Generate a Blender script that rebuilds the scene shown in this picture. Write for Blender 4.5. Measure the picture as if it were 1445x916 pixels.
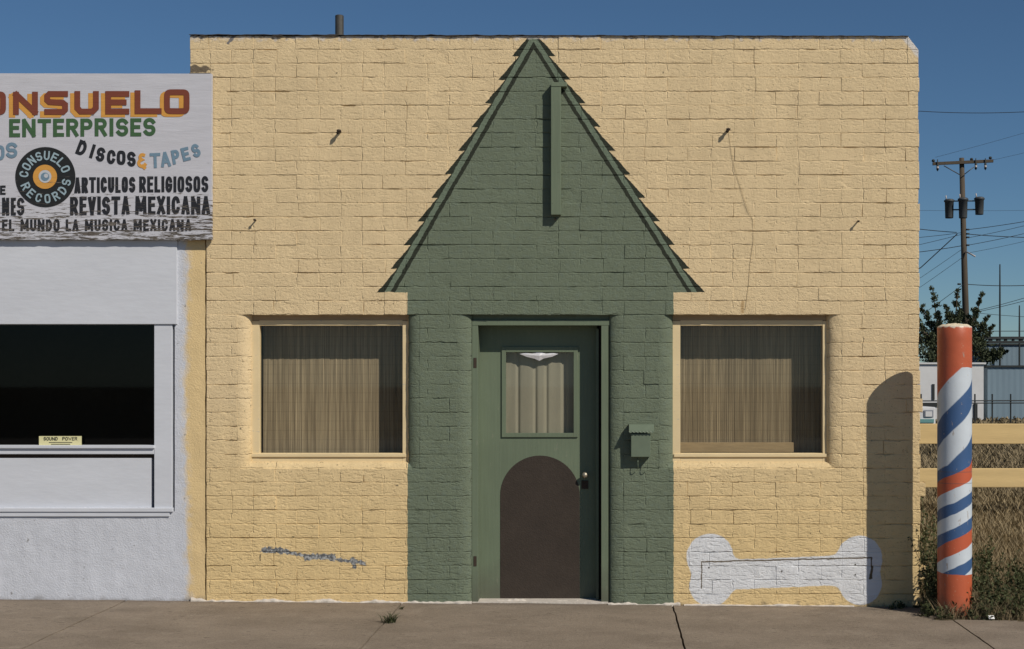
import bpy, bmesh, math, random
from mathutils import Vector, noise as mnoise
import numpy as np
R = math.radians
random.seed(7)
for o in list(bpy.data.objects): bpy.data.objects.remove(o)
sc = bpy.context.scene
COL = sc.collection

# ---------------------------------------------------------------- camera, world, sun, exposure
CX, HY, S, DIST, CAMH = 858.0, 534.0, 190.0, 11.0, 1.679
F = S * DIST
cd = bpy.data.cameras.new('camera'); cam = bpy.data.objects.new('camera', cd); COL.objects.link(cam)
cam.location = (0, -DIST, CAMH); cam.rotation_euler = (R(90), 0, 0)
cd.sensor_width = 36; cd.lens = F / 1445 * 36
cd.shift_x = -(CX - 722.5) / 1445; cd.shift_y = (HY - 458) / 1445
cd.clip_start = .1; cd.clip_end = 3000
sc.camera = cam
w = bpy.data.worlds.new('World'); sc.world = w; w.use_nodes = True
nt = w.node_tree; nt.nodes.clear()
SUN_EL, SUN_AZ = 40.0, 45.0       # the sun stands behind the camera, to the right
sky = nt.nodes.new('ShaderNodeTexSky'); sky.sky_type = 'NISHITA'; sky.sun_disc = False
sky.sun_elevation = R(SUN_EL); sky.sun_rotation = R(180 - SUN_AZ)
sky.altitude = 1500; sky.air_density = 1.0; sky.dust_density = 0.0; sky.ozone_density = 5.0
hs = nt.nodes.new('ShaderNodeMix'); hs.data_type = 'RGBA'; hs.blend_type = 'MULTIPLY'
hs.inputs[0].default_value = 1; hs.inputs[7].default_value = (.36, .43, .455, 1)
bg = nt.nodes.new('ShaderNodeBackground'); bg.inputs[1].default_value = .10
wo = nt.nodes.new('ShaderNodeOutputWorld')
nt.links.new(sky.outputs[0], hs.inputs[6]); nt.links.new(hs.outputs[2], bg.inputs[0]); nt.links.new(bg.outputs[0], wo.inputs[0])
sl = bpy.data.lights.new('sun', 'SUN'); sl.energy = 3.25; sl.angle = R(.53); sl.color = (1, .93, .82)
sun = bpy.data.objects.new('sun', sl); COL.objects.link(sun)
el, az = R(SUN_EL), R(SUN_AZ)
tosun = Vector((math.cos(el) * math.sin(az), -math.cos(el) * math.cos(az), math.sin(el)))
sun.rotation_euler = tosun.to_track_quat('Z', 'Y').to_euler(); sun.location = (8, -9, 9)
sc.view_settings.view_transform = 'Standard'; sc.view_settings.look = 'None'
sc.view_settings.exposure = .21; sc.view_settings.gamma = 1
try: sc.view_settings.use_curve_mapping = False
except Exception: pass

def P(px, py, y=0.0):
    k = (DIST + y) / F
    return Vector(((px - CX) * k, y, CAMH + (HY - py) * k))
def GZ(x): return -.008 * max(-9, min(9, x))

# ---------------------------------------------------------------- node helpers
class E:
    def __init__(s, nt, v): s.nt, s.v = nt, v
    def _op(s, op, *a, clamp=False):
        n = s.nt.nodes.new('ShaderNodeMath'); n.operation = op; n.use_clamp = clamp
        for i, x in enumerate((s,) + a):
            x = x.v if isinstance(x, E) else x
            if isinstance(x, (int, float)): n.inputs[i].default_value = x
            else: s.nt.links.new(x, n.inputs[i])
        return E(s.nt, n.outputs[0])
    def __add__(s, o): return s._op('ADD', o)
    __radd__ = __add__
    def __sub__(s, o): return s._op('SUBTRACT', o)
    def __rsub__(s, o): return (s * -1) + o
    def __mul__(s, o): return s._op('MULTIPLY', o)
    __rmul__ = __mul__
    def __truediv__(s, o): return s._op('DIVIDE', o)
    def __neg__(s): return s * -1
    def gt(s, o): return s._op('GREATER_THAN', o)
    def lt(s, o): return s._op('LESS_THAN', o)
    def min(s, o): return s._op('MINIMUM', o)
    def max(s, o): return s._op('MAXIMUM', o)
    def smin(s, o, k): return s._op('SMOOTH_MIN', o, k)
    def abs(s): return s._op('ABSOLUTE')
    def sqrt(s): return s._op('SQRT')
    def frac(s): return s._op('FRACT')
    def clamp(s): return s._op('ADD', 0.0, clamp=True)
    def edge(s, lo, hi): return ((s - lo) / (hi - lo)).clamp()   # 0 at lo, 1 at hi
def lin(c):
    return tuple((v / 255 / 12.92 if v / 255 <= .04045 else ((v / 255 + .055) / 1.055) ** 2.4) for v in c) + (1,)
class M:
    def __init__(s, name, rough=.85, spec=.3, metal=0):
        s.m = bpy.data.materials.new(name); s.m.use_nodes = True; s.nt = s.m.node_tree
        s.b = s.nt.nodes['Principled BSDF']; s.b.inputs['Roughness'].default_value = rough
        s.b.inputs['Specular IOR Level'].default_value = spec; s.b.inputs['Metallic'].default_value = metal
        g = s.nt.nodes.new('ShaderNodeNewGeometry'); s.pos = g.outputs['Position']
    def xyz(s, src=None):
        n = s.nt.nodes.new('ShaderNodeSeparateXYZ'); s.nt.links.new(src or s.pos, n.inputs[0])
        return [E(s.nt, n.outputs[i]) for i in range(3)]
    def noise(s, scale, detail=4, stretch=None, dist=0, rough=.5, src=None):
        n = s.nt.nodes.new('ShaderNodeTexNoise'); n.inputs['Scale'].default_value = scale
        n.inputs['Detail'].default_value = detail; n.inputs['Distortion'].default_value = dist; n.inputs['Roughness'].default_value = rough
        src = src or s.pos
        if stretch:
            mp = s.nt.nodes.new('ShaderNodeMapping'); mp.inputs['Scale'].default_value = stretch
            s.nt.links.new(src, mp.inputs[0]); src = mp.outputs[0]
        s.nt.links.new(src, n.inputs['Vector'])
        return E(s.nt, n.outputs['Fac'])
    def mix(s, a, b, f):
        n = s.nt.nodes.new('ShaderNodeMix'); n.data_type = 'RGBA'
        for i, x in ((6, a), (7, b), (0, f)):
            x = x.v if isinstance(x, E) else x
            if isinstance(x, (tuple, float, int)): n.inputs[i].default_value = x
            else: s.nt.links.new(x, n.inputs[i])
        return E(s.nt, n.outputs[2])
    def scale(s, c, f):
        n = s.nt.nodes.new('ShaderNodeVectorMath'); n.operation = 'SCALE'
        if isinstance(c, E): s.nt.links.new(c.v, n.inputs[0])
        else: n.inputs[0].default_value = c[:3]
        s.nt.links.new(f.v, n.inputs['Scale']); return E(s.nt, n.outputs[0])
    def color(s, c):
        if isinstance(c, E): s.nt.links.new(c.v, s.b.inputs['Base Color'])
        else: s.b.inputs['Base Color'].default_value = c
    def bump(s, h, strength=.5, d=.01):
        n = s.nt.nodes.new('ShaderNodeBump'); n.inputs['Strength'].default_value = strength; n.inputs['Distance'].default_value = d
        s.nt.links.new(h.v, n.inputs['Height']); s.nt.links.new(n.outputs[0], s.b.inputs['Normal'])
    def done(s): return s.m
def plain(name, c, rough=.8, var=.15, ns=8, bump=.2, bs=60, spec=.3, metal=0, stretch=None, bd=.004):
    m = M(name, rough, spec, metal); f = m.noise(ns, 5, stretch) * (2 * var) + (1 - var)
    f2 = m.noise(ns * 6, 3, stretch) * var + (1 - var / 2)
    m.color(m.scale(c, f * f2))
    if bump: m.bump(m.noise(bs, 4, stretch), bump, bd)
    return m.done()

# ---------------------------------------------------------------- object helpers
def link(name, data=None, parent=None, mat=None, label=None, cat=None, group=None, kind=None, loc=None):
    o = bpy.data.objects.new(name, data); COL.objects.link(o)
    if parent is not None: o.parent = parent
    if loc is not None: o.location = loc
    if mat is not None and data is not None and not data.materials: data.materials.append(mat)
    if label: o['label'] = label
    if cat: o['category'] = cat
    if group: o['group'] = group
    if kind: o['kind'] = kind
    return o
class MB:
    def __init__(s): s.v, s.f = [], []
    def add(s, vs, fs):
        n = len(s.v); s.v += [tuple(v) for v in vs]; s.f += [tuple(i + n for i in f) for f in fs]; return s
    def box(s, x0, x1, y0, y1, z0, z1):
        vs = [(x, y, z) for z in (z0, z1) for y in (y0, y1) for x in (x0, x1)]
        return s.add(vs, [(0, 2, 3, 1), (4, 5, 7, 6), (0, 1, 5, 4), (2, 6, 7, 3), (0, 4, 6, 2), (1, 3, 7, 5)])
    def pbox(s, px0, px1, py0, py1, y0, y1):      # box whose front face fills a pixel rectangle
        a = P(px0, py1, y0); b = P(px1, py0, y0); return s.box(a.x, b.x, y0, y1, a.z, b.z)
    def tube(s, pts, r, n=10, cap=True, r1=None):
        pts = [Vector(p) for p in pts]; k = len(pts); rings = []
        up = Vector((0, 0, 1))
        for i, p in enumerate(pts):
            t = (pts[min(i + 1, k - 1)] - pts[max(i - 1, 0)]).normalized()
            a = t.cross(up)
            if a.length < .05: a = t.cross(Vector((0, 1, 0)))
            a.normalize(); b = t.cross(a).normalized()
            rr = r if r1 is None else r + (r1 - r) * i / (k - 1)
            rings.append([p + (a * math.cos(q) + b * math.sin(q)) * rr for q in [2 * math.pi * j / n for j in range(n)]])
        vs = [v for rg in rings for v in rg]
        fs = [(i * n + j, (i + 1) * n + j, (i + 1) * n + (j + 1) % n, i * n + (j + 1) % n) for i in range(k - 1) for j in range(n)]
        if cap: fs += [tuple(range(n)), tuple((k - 1) * n + j for j in reversed(range(n)))]
        return s.add(vs, fs)
    def lathe(s, prof, cx, cy, n=32, cap=True):
        vs = [(cx + r * math.cos(2 * math.pi * j / n), cy + r * math.sin(2 * math.pi * j / n), z) for r, z in prof for j in range(n)]
        k = len(prof)
        fs = [(i * n + j, i * n + (j + 1) % n, (i + 1) * n + (j + 1) % n, (i + 1) * n + j) for i in range(k - 1) for j in range(n)]
        if cap: fs += [tuple(reversed(range(n))), tuple((k - 1) * n + j for j in range(n))]
        return s.add(vs, fs)
    def grid(s, nu, nv, fn):
        vs = [fn(i / nu, j / nv) for j in range(nv + 1) for i in range(nu + 1)]
        return s.add(vs, [(j * (nu + 1) + i, j * (nu + 1) + i + 1, (j + 1) * (nu + 1) + i + 1, (j + 1) * (nu + 1) + i) for j in range(nv) for i in range(nu)])
    def mesh(s, name, smooth=False):
        me = bpy.data.meshes.new(name); me.from_pydata(s.v, [], s.f); me.update()
        if smooth: me.polygons.foreach_set('use_smooth', [True] * len(me.polygons))
        return me
    def build(s, name, mat, parent=None, smooth=False, bevel=0, fix=False, **kw):
        me = s.mesh(name, smooth)
        if bevel or fix:
            bm = bmesh.new(); bm.from_mesh(me)
            if fix: bmesh.ops.recalc_face_normals(bm, faces=bm.faces)
            if bevel: bmesh.ops.bevel(bm, geom=[e for e in bm.edges if e.is_manifold and e.calc_face_angle(0) > .5], offset=bevel, segments=2, affect='EDGES', profile=.6)
            bm.to_mesh(me); bm.free()
        return link(name, me, parent, mat, **kw)
def thing(name, label, cat, loc=(0, 0, 0), group=None): return link(name, None, None, None, label, cat, group, loc=loc)
def nz(x, y, z, s): return mnoise.noise(Vector((x * s, y * s, z * s)))

# ---------------------------------------------------------------- materials
YEL = (.70, .52, .285, 1); GRN = (.148, .178, .123, 1); DRK = (.028, .033, .022, 1); WHT = (.70, .71, .73, 1)
def facade_material():
    m = M('painted_brick', .8, .25)
    x, y, z = m.xyz()
    wob = m.noise(14, 3) - .5; wob2 = m.noise(40, 2) - .5
    px = x * S + CX + wob * 3 + wob2 * 2; py = HY - (z - CAMH) * S + (m.noise(17, 3, src=m.pos, dist=.3) - .5) * 3
    # gable drawn in paint on the brickwork
    inL = px - (729.5 - (py - 100) * .5716); inR = (778.6 + (py - 100) * .631) - px
    d = inL.min(inR)
    tooth = 9.5 + 9.5 * ((py - 79.5) / 33.3 + 10).frac()
    above = py.lt(412.5)
    gable = above * d.gt(0 - (8 + 1.5) - 0 - (tooth - 9.5)) * py.gt(50)
    rake = above * d.gt(-8) * d.lt(0); inner = above * d.gt(0) * d.lt(6.3)
    body = px.gt(575) * px.lt(950.5) * py.gt(412)
    green = gable.max(body)
    dark = (gable * d.lt(-8)).max(inner) * (1 - rake)
    # yellow, fresher near the ground
    low = py.edge(560, 760)
    ye = m.mix((.705, .548, .325, 1), (.715, .535, .272, 1), low)
    var = m.noise(2.2, 4) * .22 + m.noise(9, 4) * .16 + .81
    run = m.noise(1, 4, stretch=(11, 11, .7), rough=.6) * .20 + .90
    ye = m.scale(ye, var * run)
    wear = m.noise(55, 4, dist=.4, stretch=(1, 1, 1.6)).edge(.63, .68)
    ye = m.mix(ye, (.30, .22, .13, 1), wear * .7)
    gr = m.scale(m.mix(GRN, (.15, .185, .14, 1), m.noise(25, 5).edge(.5, .75)), var)
    c = m.mix(ye, gr, green)
    c = m.mix(c, m.scale((.15, .19, .135, 1), var), rake * green)
    c = m.mix(c, DRK, dark * green)
    pit = m.noise(31, 3, rough=.4).edge(.735, .76)
    c = m.mix(c, (.10, .085, .06, 1), pit * .8)
    # the bone
    def circ(cx, cy, r): return ((px - cx) * (px - cx) + (py - cy) * (py - cy)).sqrt() - r
    t = px.edge(1045, 1180)
    shaft = ((px - 1110).abs() - 118).max((py - (810.5 - t * 5.5)).abs() - 21)
    bone = shaft.smin(circ(1002, 786, 33), 16).smin(circ(1003, 826, 30), 16).smin(circ(1213, 788, 32), 16).smin(circ(1214, 824, 30), 16)
    bm_ = bone.edge(.6, -.6)
    wh = m.scale(WHT, m.noise(6, 5) * .25 + .87)
    c = m.mix(c, wh, bm_)
    def seg(x0, y0, x1, y1, r):
        ax, ay = x1 - x0, y1 - y0; L = ax * ax + ay * ay
        h = (((px - x0) * ax + (py - y0) * ay) / L).clamp()
        return (((px - x0 - h * ax) * (px - x0 - h * ax)) + ((py - y0 - h * ay) * (py - y0 - h * ay))).sqrt() - r
    ln = seg(990, 830, 990, 793, .3).min(seg(990, 793, 1230, 787, .5)).min(seg(1230, 787, 1230, 816, .6)).min(seg(1231, 800, 1228, 816, 1.3))
    c = m.mix(c, (.12, .09, .055, 1), ln.edge(.9, 0))
    for (a, b_) in ((1000, 801), (1103, 806), (1207, 797), (1207, 811)):
        c = m.mix(c, (.08, .07, .06, 1), (circ(a, b_, 1.2)).edge(.6, -.4))
    # flaked patch low on the left
    fl = seg(372, 776, 405, 778, 4).min(seg(405, 779, 432, 785, 2.2)).min(seg(432, 786, 470, 786, 4)).min(seg(470, 789, 514, 795, 2.4)).min(seg(498, 790, 500, 800, 3))
    fl = fl + (m.noise(38, 4) - .5) * 11
    c = m.mix(c, m.mix((.13, .135, .14, 1), (.40, .41, .41, 1), m.noise(45, 3).edge(.45, .6)), fl.edge(.5, -.5))
    c = m.mix(c, (.09, .07, .045, 1), seg(367, 783, 367, 791, .4).edge(.8, 0))
    # bare, whitish masonry under the coping and at the corner
    tp = (py - 50) + (m.noise(20, 5) - .5) * 26
    topm = tp.edge(7, 2)
    c = m.mix(c, m.mix((.62, .57, .52, 1), (.23, .19, .16, 1), m.noise(26, 4).edge(.52, .6)), topm * .85)
    c = m.mix(c, (.20, .19, .19, 1), (seg(331, 50, 322, 61, 2.5) + wob * 8).edge(.5, -.5))
    cor = (px + py * -.8 + (m.noise(20, 3) - .5) * 8)
    c = m.mix(c, (.66, .62, .57, 1), cor.edge(1228, 1232) * py.lt(82))
    # tar stain on the stub over the neighbour
    st = (py - 98).abs() - 5 + (m.noise(22, 4) - .5) * 14 + (px - 290).max(0.0) * .5
    c = m.mix(c, (.16, .125, .085, 1), st.edge(1, -1) * px.lt(330))
    # rust drip over the right window
    c = m.mix(c, (.36, .21, .07, 1), (seg(1048, 426, 1048, 440, 2.5) + wob * 6).edge(1, -1) * .6)
    # grime near the pavement
    c = m.mix(c, (.14, .12, .10, 1), (py + (m.noise(16, 4) - .5) * 24).edge(851, 857) * .55)
    m.color(c)
    streak = m.noise(1, 4, stretch=(13, 13, 45), dist=.9).edge(.52, .64) * (low * .5 + .35)
    h = m.noise(150, 4, rough=.7) * .5 + m.noise(55, 4, rough=.6) * .5 + m.noise(22, 3) * .35 + m.noise(8, 2) * .3 - streak * .35
    row = (py - 50.3) / 19.7 + (m.noise(5, 3) - .5) * .12 + (m.noise(26, 4) - .5) * .16 + 10
    dh = ((row + .5).frac() - .5).abs()
    off = (row._op('FLOOR')._op('MODULO', 2.0)) * .5
    dv = (((px - 326.5) / 61.5 + off + (m.noise(24, 4) - .5) * .05 + 20.5).frac() - .5).abs() * 3.1
    mask = m.noise(5.5, 4, rough=.6).edge(.46, .58); mask2 = m.noise(7, 4, rough=.6, src=m.pos, stretch=(1, 1, 1.01)).edge(.50, .60)
    groove = (dh.edge(.055, .012) * mask).max(dv.edge(.05, .012) * mask2)
    h = h - groove * .8
    m.bump(h, .85, .011)
    return m.done()
MAT = {}
MAT['facade'] = facade_material()
def frame_mat(name, c, flake=True):
    m = M(name, .6, .4); f = m.noise(5, 4) * .25 + .87
    col = m.scale(c, f)
    if flake: col = m.mix(col, (.45, .42, .36, 1), m.noise(60, 4, stretch=(.4, 1, 1.4)).edge(.66, .72) * .7)
    m.color(col); m.bump(m.noise(90, 4, stretch=(.3, 1, 1)), .3, .003); return m.done()
MAT['yframe'] = frame_mat('yellow_painted_wood', (.70, .56, .33, 1))
def scuffed_green():
    m = M('scuffed_green_wood', .6, .35); x, y, z = m.xyz()
    c = m.scale((.135, .17, .112, 1), m.noise(3, 5) * .3 + m.noise(1, 4, stretch=(60, 60, 3)) * .2 + .75)
    c = m.mix(c, (.21, .22, .16, 1), m.noise(1, 5, stretch=(40, 40, 9), rough=.7).edge(.62, .68) * .5)
    c = m.mix(c, (.055, .055, .04, 1), m.noise(24, 5, rough=.7).edge(.66, .72) * .6)
    c = m.mix(c, (.09, .085, .065, 1), (z + (m.noise(7, 4) - .5) * .35).edge(.28, .02) * .6)
    m.color(c); m.bump(m.noise(1, 4, stretch=(70, 70, 5)), .35, .003); return m.done()
MAT['gwood'] = scuffed_green()
MAT['gmetal'] = plain('green_painted_metal', (.135, .17, .12, 1), .5, .1, 20, .15)
MAT['arch'] = plain('brown_paint', (.041, .031, .024, 1), .75, .32, 5, .6, 90)
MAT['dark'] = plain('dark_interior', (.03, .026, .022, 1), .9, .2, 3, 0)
MAT['tar'] = plain('roof_tar', (.06, .052, .045, 1), .9, .4, 12, .6, 40)
MAT['steel'] = plain('weathered_steel', (.09, .085, .075, 1), .5, .3, 14, .2, metal=.3)
MAT['iron'] = plain('rusty_iron', (.05, .035, .025, 1), .8, .3, 30, .3)
MAT['chrome'] = plain('worn_chrome', (.62, .60, .58, 1), .35, .15, 30, .1, metal=.8)
MAT['silver'] = plain('silver_foil', (.75, .74, .76, 1), .4, .2, 60, .3, metal=.3)
MAT['curtain'] = plain('net_curtain', (.34, .32, .25, 1), .95, .12, 6, .2, 200, stretch=(6, 1, 1))
MAT['lightwood'] = plain('light_wood', (.44, .32, .18, 1), .6, .3, 8, .2, stretch=(1, 1, 8))
MAT['shaded_wood'] = plain('shade_brown_header', (.36, .27, .17, 1), .9, .25, 10, .4, stretch=(.3, 1, 2))  # brown board, its colour darkened to deepen the lintel shadow across it
def blind_mat():
    m = M('woven_reed', .9, .1); x, y, z = m.xyz()
    f = m.noise(1, 3, stretch=(46, .2, .25), rough=.7); g = m.noise(1, 2, stretch=(150, .2, 2))
    c = m.mix((.22, .175, .12, 1), (.58, .48, .33, 1), (f * .45 + g * .65).edge(.38, .74))
    th = (z * 14).frac().edge(.9, .96)
    m.color(m.mix(c, (.10, .08, .05, 1), th * .18)); return m.done()
MAT['reed'] = blind_mat()
def glass_mat(name, tint, g_=.9):
    m = bpy.data.materials.new(name); m.use_nodes = True; n = m.node_tree; n.nodes.clear()
    ge = n.nodes.new('ShaderNodeNewGeometry'); dt = n.nodes.new('ShaderNodeVectorMath'); dt.operation = 'DOT_PRODUCT'
    n.links.new(ge.outputs['Incoming'], dt.inputs[0]); n.links.new(ge.outputs['Normal'], dt.inputs[1])
    fac = (1 - E(n, dt.outputs['Value']).abs())._op('POWER', 5.0) * .96 + .04
    tr = n.nodes.new('ShaderNodeBsdfTransparent'); tr.inputs[0].default_value = tint
    gl = n.nodes.new('ShaderNodeBsdfGlossy'); gl.inputs['Roughness'].default_value = .02; gl.inputs[0].default_value = (g_, g_, g_, 1)
    mx = n.nodes.new('ShaderNodeMixShader'); ou = n.nodes.new('ShaderNodeOutputMaterial')
    n.links.new(fac.v, mx.inputs[0]); n.links.new(tr.outputs[0], mx.inputs[1]); n.links.new(gl.outputs[0], mx.inputs[2]); n.links.new(mx.outputs[0], ou.inputs[0])
    return m
MAT['glass'] = glass_mat('window_glass', (.86, .86, .83, 1)); MAT['dglass'] = glass_mat('dark_window_glass', (.5, .52, .5, 1), .4)
def stucco_mat():
    m = M('white_stucco', .9, .15); x, y, z = m.xyz()
    px = x * S + CX + (m.noise(7, 5) - .5) * 16; py = HY - (z - CAMH) * S
    w_ = m.scale((.56, .58, .635, 1), m.noise(2.5, 5) * .2 + m.noise(12, 4) * .12 + .84)
    ye = m.scale((.69, .52, .275, 1), m.noise(4, 5) * .25 + .86)
    lim = (py - 560).abs() * .02 + 260
    over = (px - lim).edge(-2.5, 2.5)
    c = m.mix(w_, ye, over)
    c = m.mix(c, m.mix(w_, ye, .5), (px - lim).abs().edge(9, 2) * m.noise(22, 5).edge(.42, .6) * .7)
    c = m.mix(c, (.17, .15, .13, 1), (py + (m.noise(9, 5) - .5) * 26).edge(842, 853) * .75)
    c = m.mix(c, (.22, .21, .20, 1), m.noise(24, 4).edge(.70, .74) * .7)
    c = m.scale(c, m.noise(1, 4, stretch=(10, 10, .8)) * .2 + .9)
    m.color(c); m.bump(m.noise(80, 5, rough=.65) * .7 + m.noise(16, 3) * .35, .7, .011); return m.done()
MAT['stucco'] = stucco_mat()
MAT['wpaint'] = plain('white_gloss_paint', (.57, .59, .64, 1), .6, .11, 2.2, .35, 26, stretch=(.4, 1, 1.5))
def sign_mat(name, base):
    m = M(name, .8, .2); x, y, z = m.xyz(); py = HY - (z - CAMH) * S
    px = x * S + CX
    lowf = py.edge(225, 335)
    g = m.noise(1, 6, stretch=(7, 3, 75), dist=.6, rough=.62)
    g2 = m.noise(1, 5, stretch=(16, 3, 120), dist=1.2, rough=.6)
    thr = .66 - lowf * .175 - px.edge(240, 300) * lowf * .05
    peel = ((g * .7 + g2 * .3) - thr).edge(0, .03)
    wood = m.mix((.05, .042, .036, 1), (.17, .15, .13, 1), g2.edge(.4, .65))
    c = m.scale(base, m.noise(5, 5, stretch=(1, 1, 6)) * .22 + .87)
    m.color(m.mix(c, wood, peel)); m.bump(g * .6 + (1 - peel) * .35, .5, .006); return m.done()
MAT['sign'] = sign_mat('weathered_white_board', (.53, .53, .575, 1))
LET = {k: sign_mat('sign_paint_' + k, c) for k, c in dict(red=(.19, .055, .035, 1), gold=(.62, .31, .07, 1), green=(.055, .12, .055, 1), black=(.022, .024, .03, 1),
       blue=(.16, .25, .33, 1), record=(.020, .022, .024, 1), recblue=(.30, .40, .45, 1), silver=(.5, .52, .55, 1)).items()}

# ---------------------------------------------------------------- setting: ground, pavement, road
def ground_mat():
    m = M('dry_field_soil', .95, .1)
    c = m.mix((.10, .078, .045, 1), (.06, .05, .03, 1), m.noise(1.3, 6).edge(.4, .6))
    c = m.mix(c, (.14, .11, .065, 1), m.noise(9, 6).edge(.5, .7))
    m.color(c); m.bump(m.noise(20, 6), .8, .05); return m.done()
MAT['soil'] = ground_mat()
g = MB()
def gfn(u, v):
    x = -400 + 800 * u; y = -300 + 900 * v
    return (x, y, -.16)
g.grid(8, 8, gfn); g.build('ground', MAT['soil'], kind='structure')
fm = MB()
xs = [2.3 + 55 * (i / 60) ** 2 for i in range(61)]; ys = [-.62 + 75 * (j / 90) ** 2 for j in range(91)]
vs = [(x, y, GZ(x) - .012 + (.025 * nz(x, y, 0, 1.1) + .012 * nz(x, y, 3, 4)) - .012 * min(1, max(0, (y - 3) / 30))) for y in ys for x in xs]
fm.add(vs, [(j * 61 + i, j * 61 + i + 1, (j + 1) * 61 + i + 1, (j + 1) * 61 + i) for j in range(90) for i in range(60)])
fm.build('field', MAT['soil'], smooth=True, kind='structure')
def walk_mat():
    m = M('old_concrete', .9, .2)
    c = m.mix((.265, .215, .165, 1), (.205, .165, .125, 1), m.noise(1.7, 6, stretch=(1, 1.6, 1)).edge(.35, .65))
    c = m.mix(c, (.33, .28, .22, 1), m.noise(7, 6).edge(.55, .8) * .5)
    c = m.mix(c, (.08, .062, .045, 1), m.noise(13, 4, stretch=(1, 2.5, 1)).edge(.655, .69) * .7)
    x, y, z = m.xyz()
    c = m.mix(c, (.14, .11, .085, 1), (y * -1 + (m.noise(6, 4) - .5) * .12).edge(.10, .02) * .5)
    c = m.mix(c, (.42, .37, .30, 1), m.noise(150, 2, src=m.pos).edge(.62, .70) * .5)
    c = m.mix(c, (.11, .09, .07, 1), m.noise(110, 2, stretch=(1, 1.1, 1)).edge(.64, .70) * .6)
    crack = (m.noise(1.1, 7, rough=.75) - .5).abs().edge(.0022, .0006) * m.noise(.8, 2).edge(.5, .6)
    c = m.mix(c, (.06, .05, .04, 1), crack * .8)
    m.color(m.scale(c, m.noise(120, 2) * .55 + m.noise(48, 3) * .45 + .5)); m.bump(m.noise(60, 5) * .7 + m.noise(250, 2) * .5, .6, .008); return m.done()
MAT['walk'] = walk_mat()
MAT['road'] = plain('asphalt', (.31, .27, .22, 1), .9, .25, 3, .5, 120)  # out-of-view road surface, toned pale so its bounce fills the wall shadows
sw = MB(); sw.add([(x, y, GZ(x) - .05) for x in (-14, 14) for y in (-4.2, 0.3)], [(0, 2, 3, 1)])
sidewalk = sw.build('sidewalk', MAT['soil'], kind='structure')
JX = [-9.58, -7.58, -5.58, -3.58, -1.526, .479, 2.424, 4.42, 6.42, 8.42]
for i in range(len(JX) - 1):
    for (ya, yb) in ((-2.15, .02), (-4.15, -2.162)):
        a, b = JX[i] + .0065, JX[i + 1] - .0065
        if ya > -3 and a > 2: yb = -.585
        sb = MB(); nxx, nyy = 26, 22
        def sf(u, v, a=a, b=b, ya=ya, yb=yb):
            x = a + (b - a) * u; y = ya + (yb - ya) * v
            e = min(u * (b - a), (1 - u) * (b - a), v * (yb - ya), (1 - v) * (yb - ya))
            jx = .006 * nz(x, y, 5, 12) if 0 < u < 1 else .006 * nz(x, y, 5, 12)
            if 1.9 < x < 2.43 and yb > -.1 and v > .7: pass
            return (x + (jx if u in (0, 1) else 0), y + (.012 * nz(x, y, 9, 9) if v == 1 and yb < -.1 else 0), GZ(x) + .004 * nz(x, y, 0, 2.3) + .0015 * nz(x, y, 1, 14))
        sb.grid(nxx, nyy, sf)
        # edges turned down
        k = len(sb.v); n1 = nxx + 1
        ring = [i_ for i_ in range(n1)] + [j * n1 + nxx for j in range(1, nyy + 1)] + [nyy * n1 + i_ for i_ in range(nxx - 1, -1, -1)] + [j * n1 for j in range(nyy - 1, 0, -1)]
        low = [sb.v[q] for q in ring] + [(sb.v[q][0], sb.v[q][1], sb.v[q][2] - .1) for q in ring]
        m0 = len(sb.v); L_ = len(ring); sb.v += low
        sb.f += [(m0 + q, m0 + L_ + q, m0 + L_ + (q + 1) % L_, m0 + (q + 1) % L_) for q in range(L_)]
        sb.build('concrete_slab', MAT['walk'], sidewalk, smooth=True)
kb = MB().box(-14, 14, -4.35, -4.165, -.3, -.02); kb.build('kerb', MAT['walk'], kind='structure')
MB().add([(-300, -34, -.15), (300, -34, -.15), (300, -4.36, -.15), (-300, -4.36, -.15)], [(0, 1, 2, 3)]).build('road', MAT['road'], kind='structure')  # carried far back for more bounce light and even window reflections

# ---------------------------------------------------------------- the brick shop
shop = thing('brick_shop', 'pale yellow brick shop with green gable round its door and a white painted bone', 'shop building', (0, 0, 0))
ROW0, RH, BL = 50.3, 19.7, 61.5
OPEN = [  # inner left, inner right, top, bottom, curve width (px), depth (m)
    (353, 574, 444.3, 652, 18, .065), (950, 1168, 444.3, 652, 20, .065), (665, 860, 444.3, 870, 20, .045)]
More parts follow.
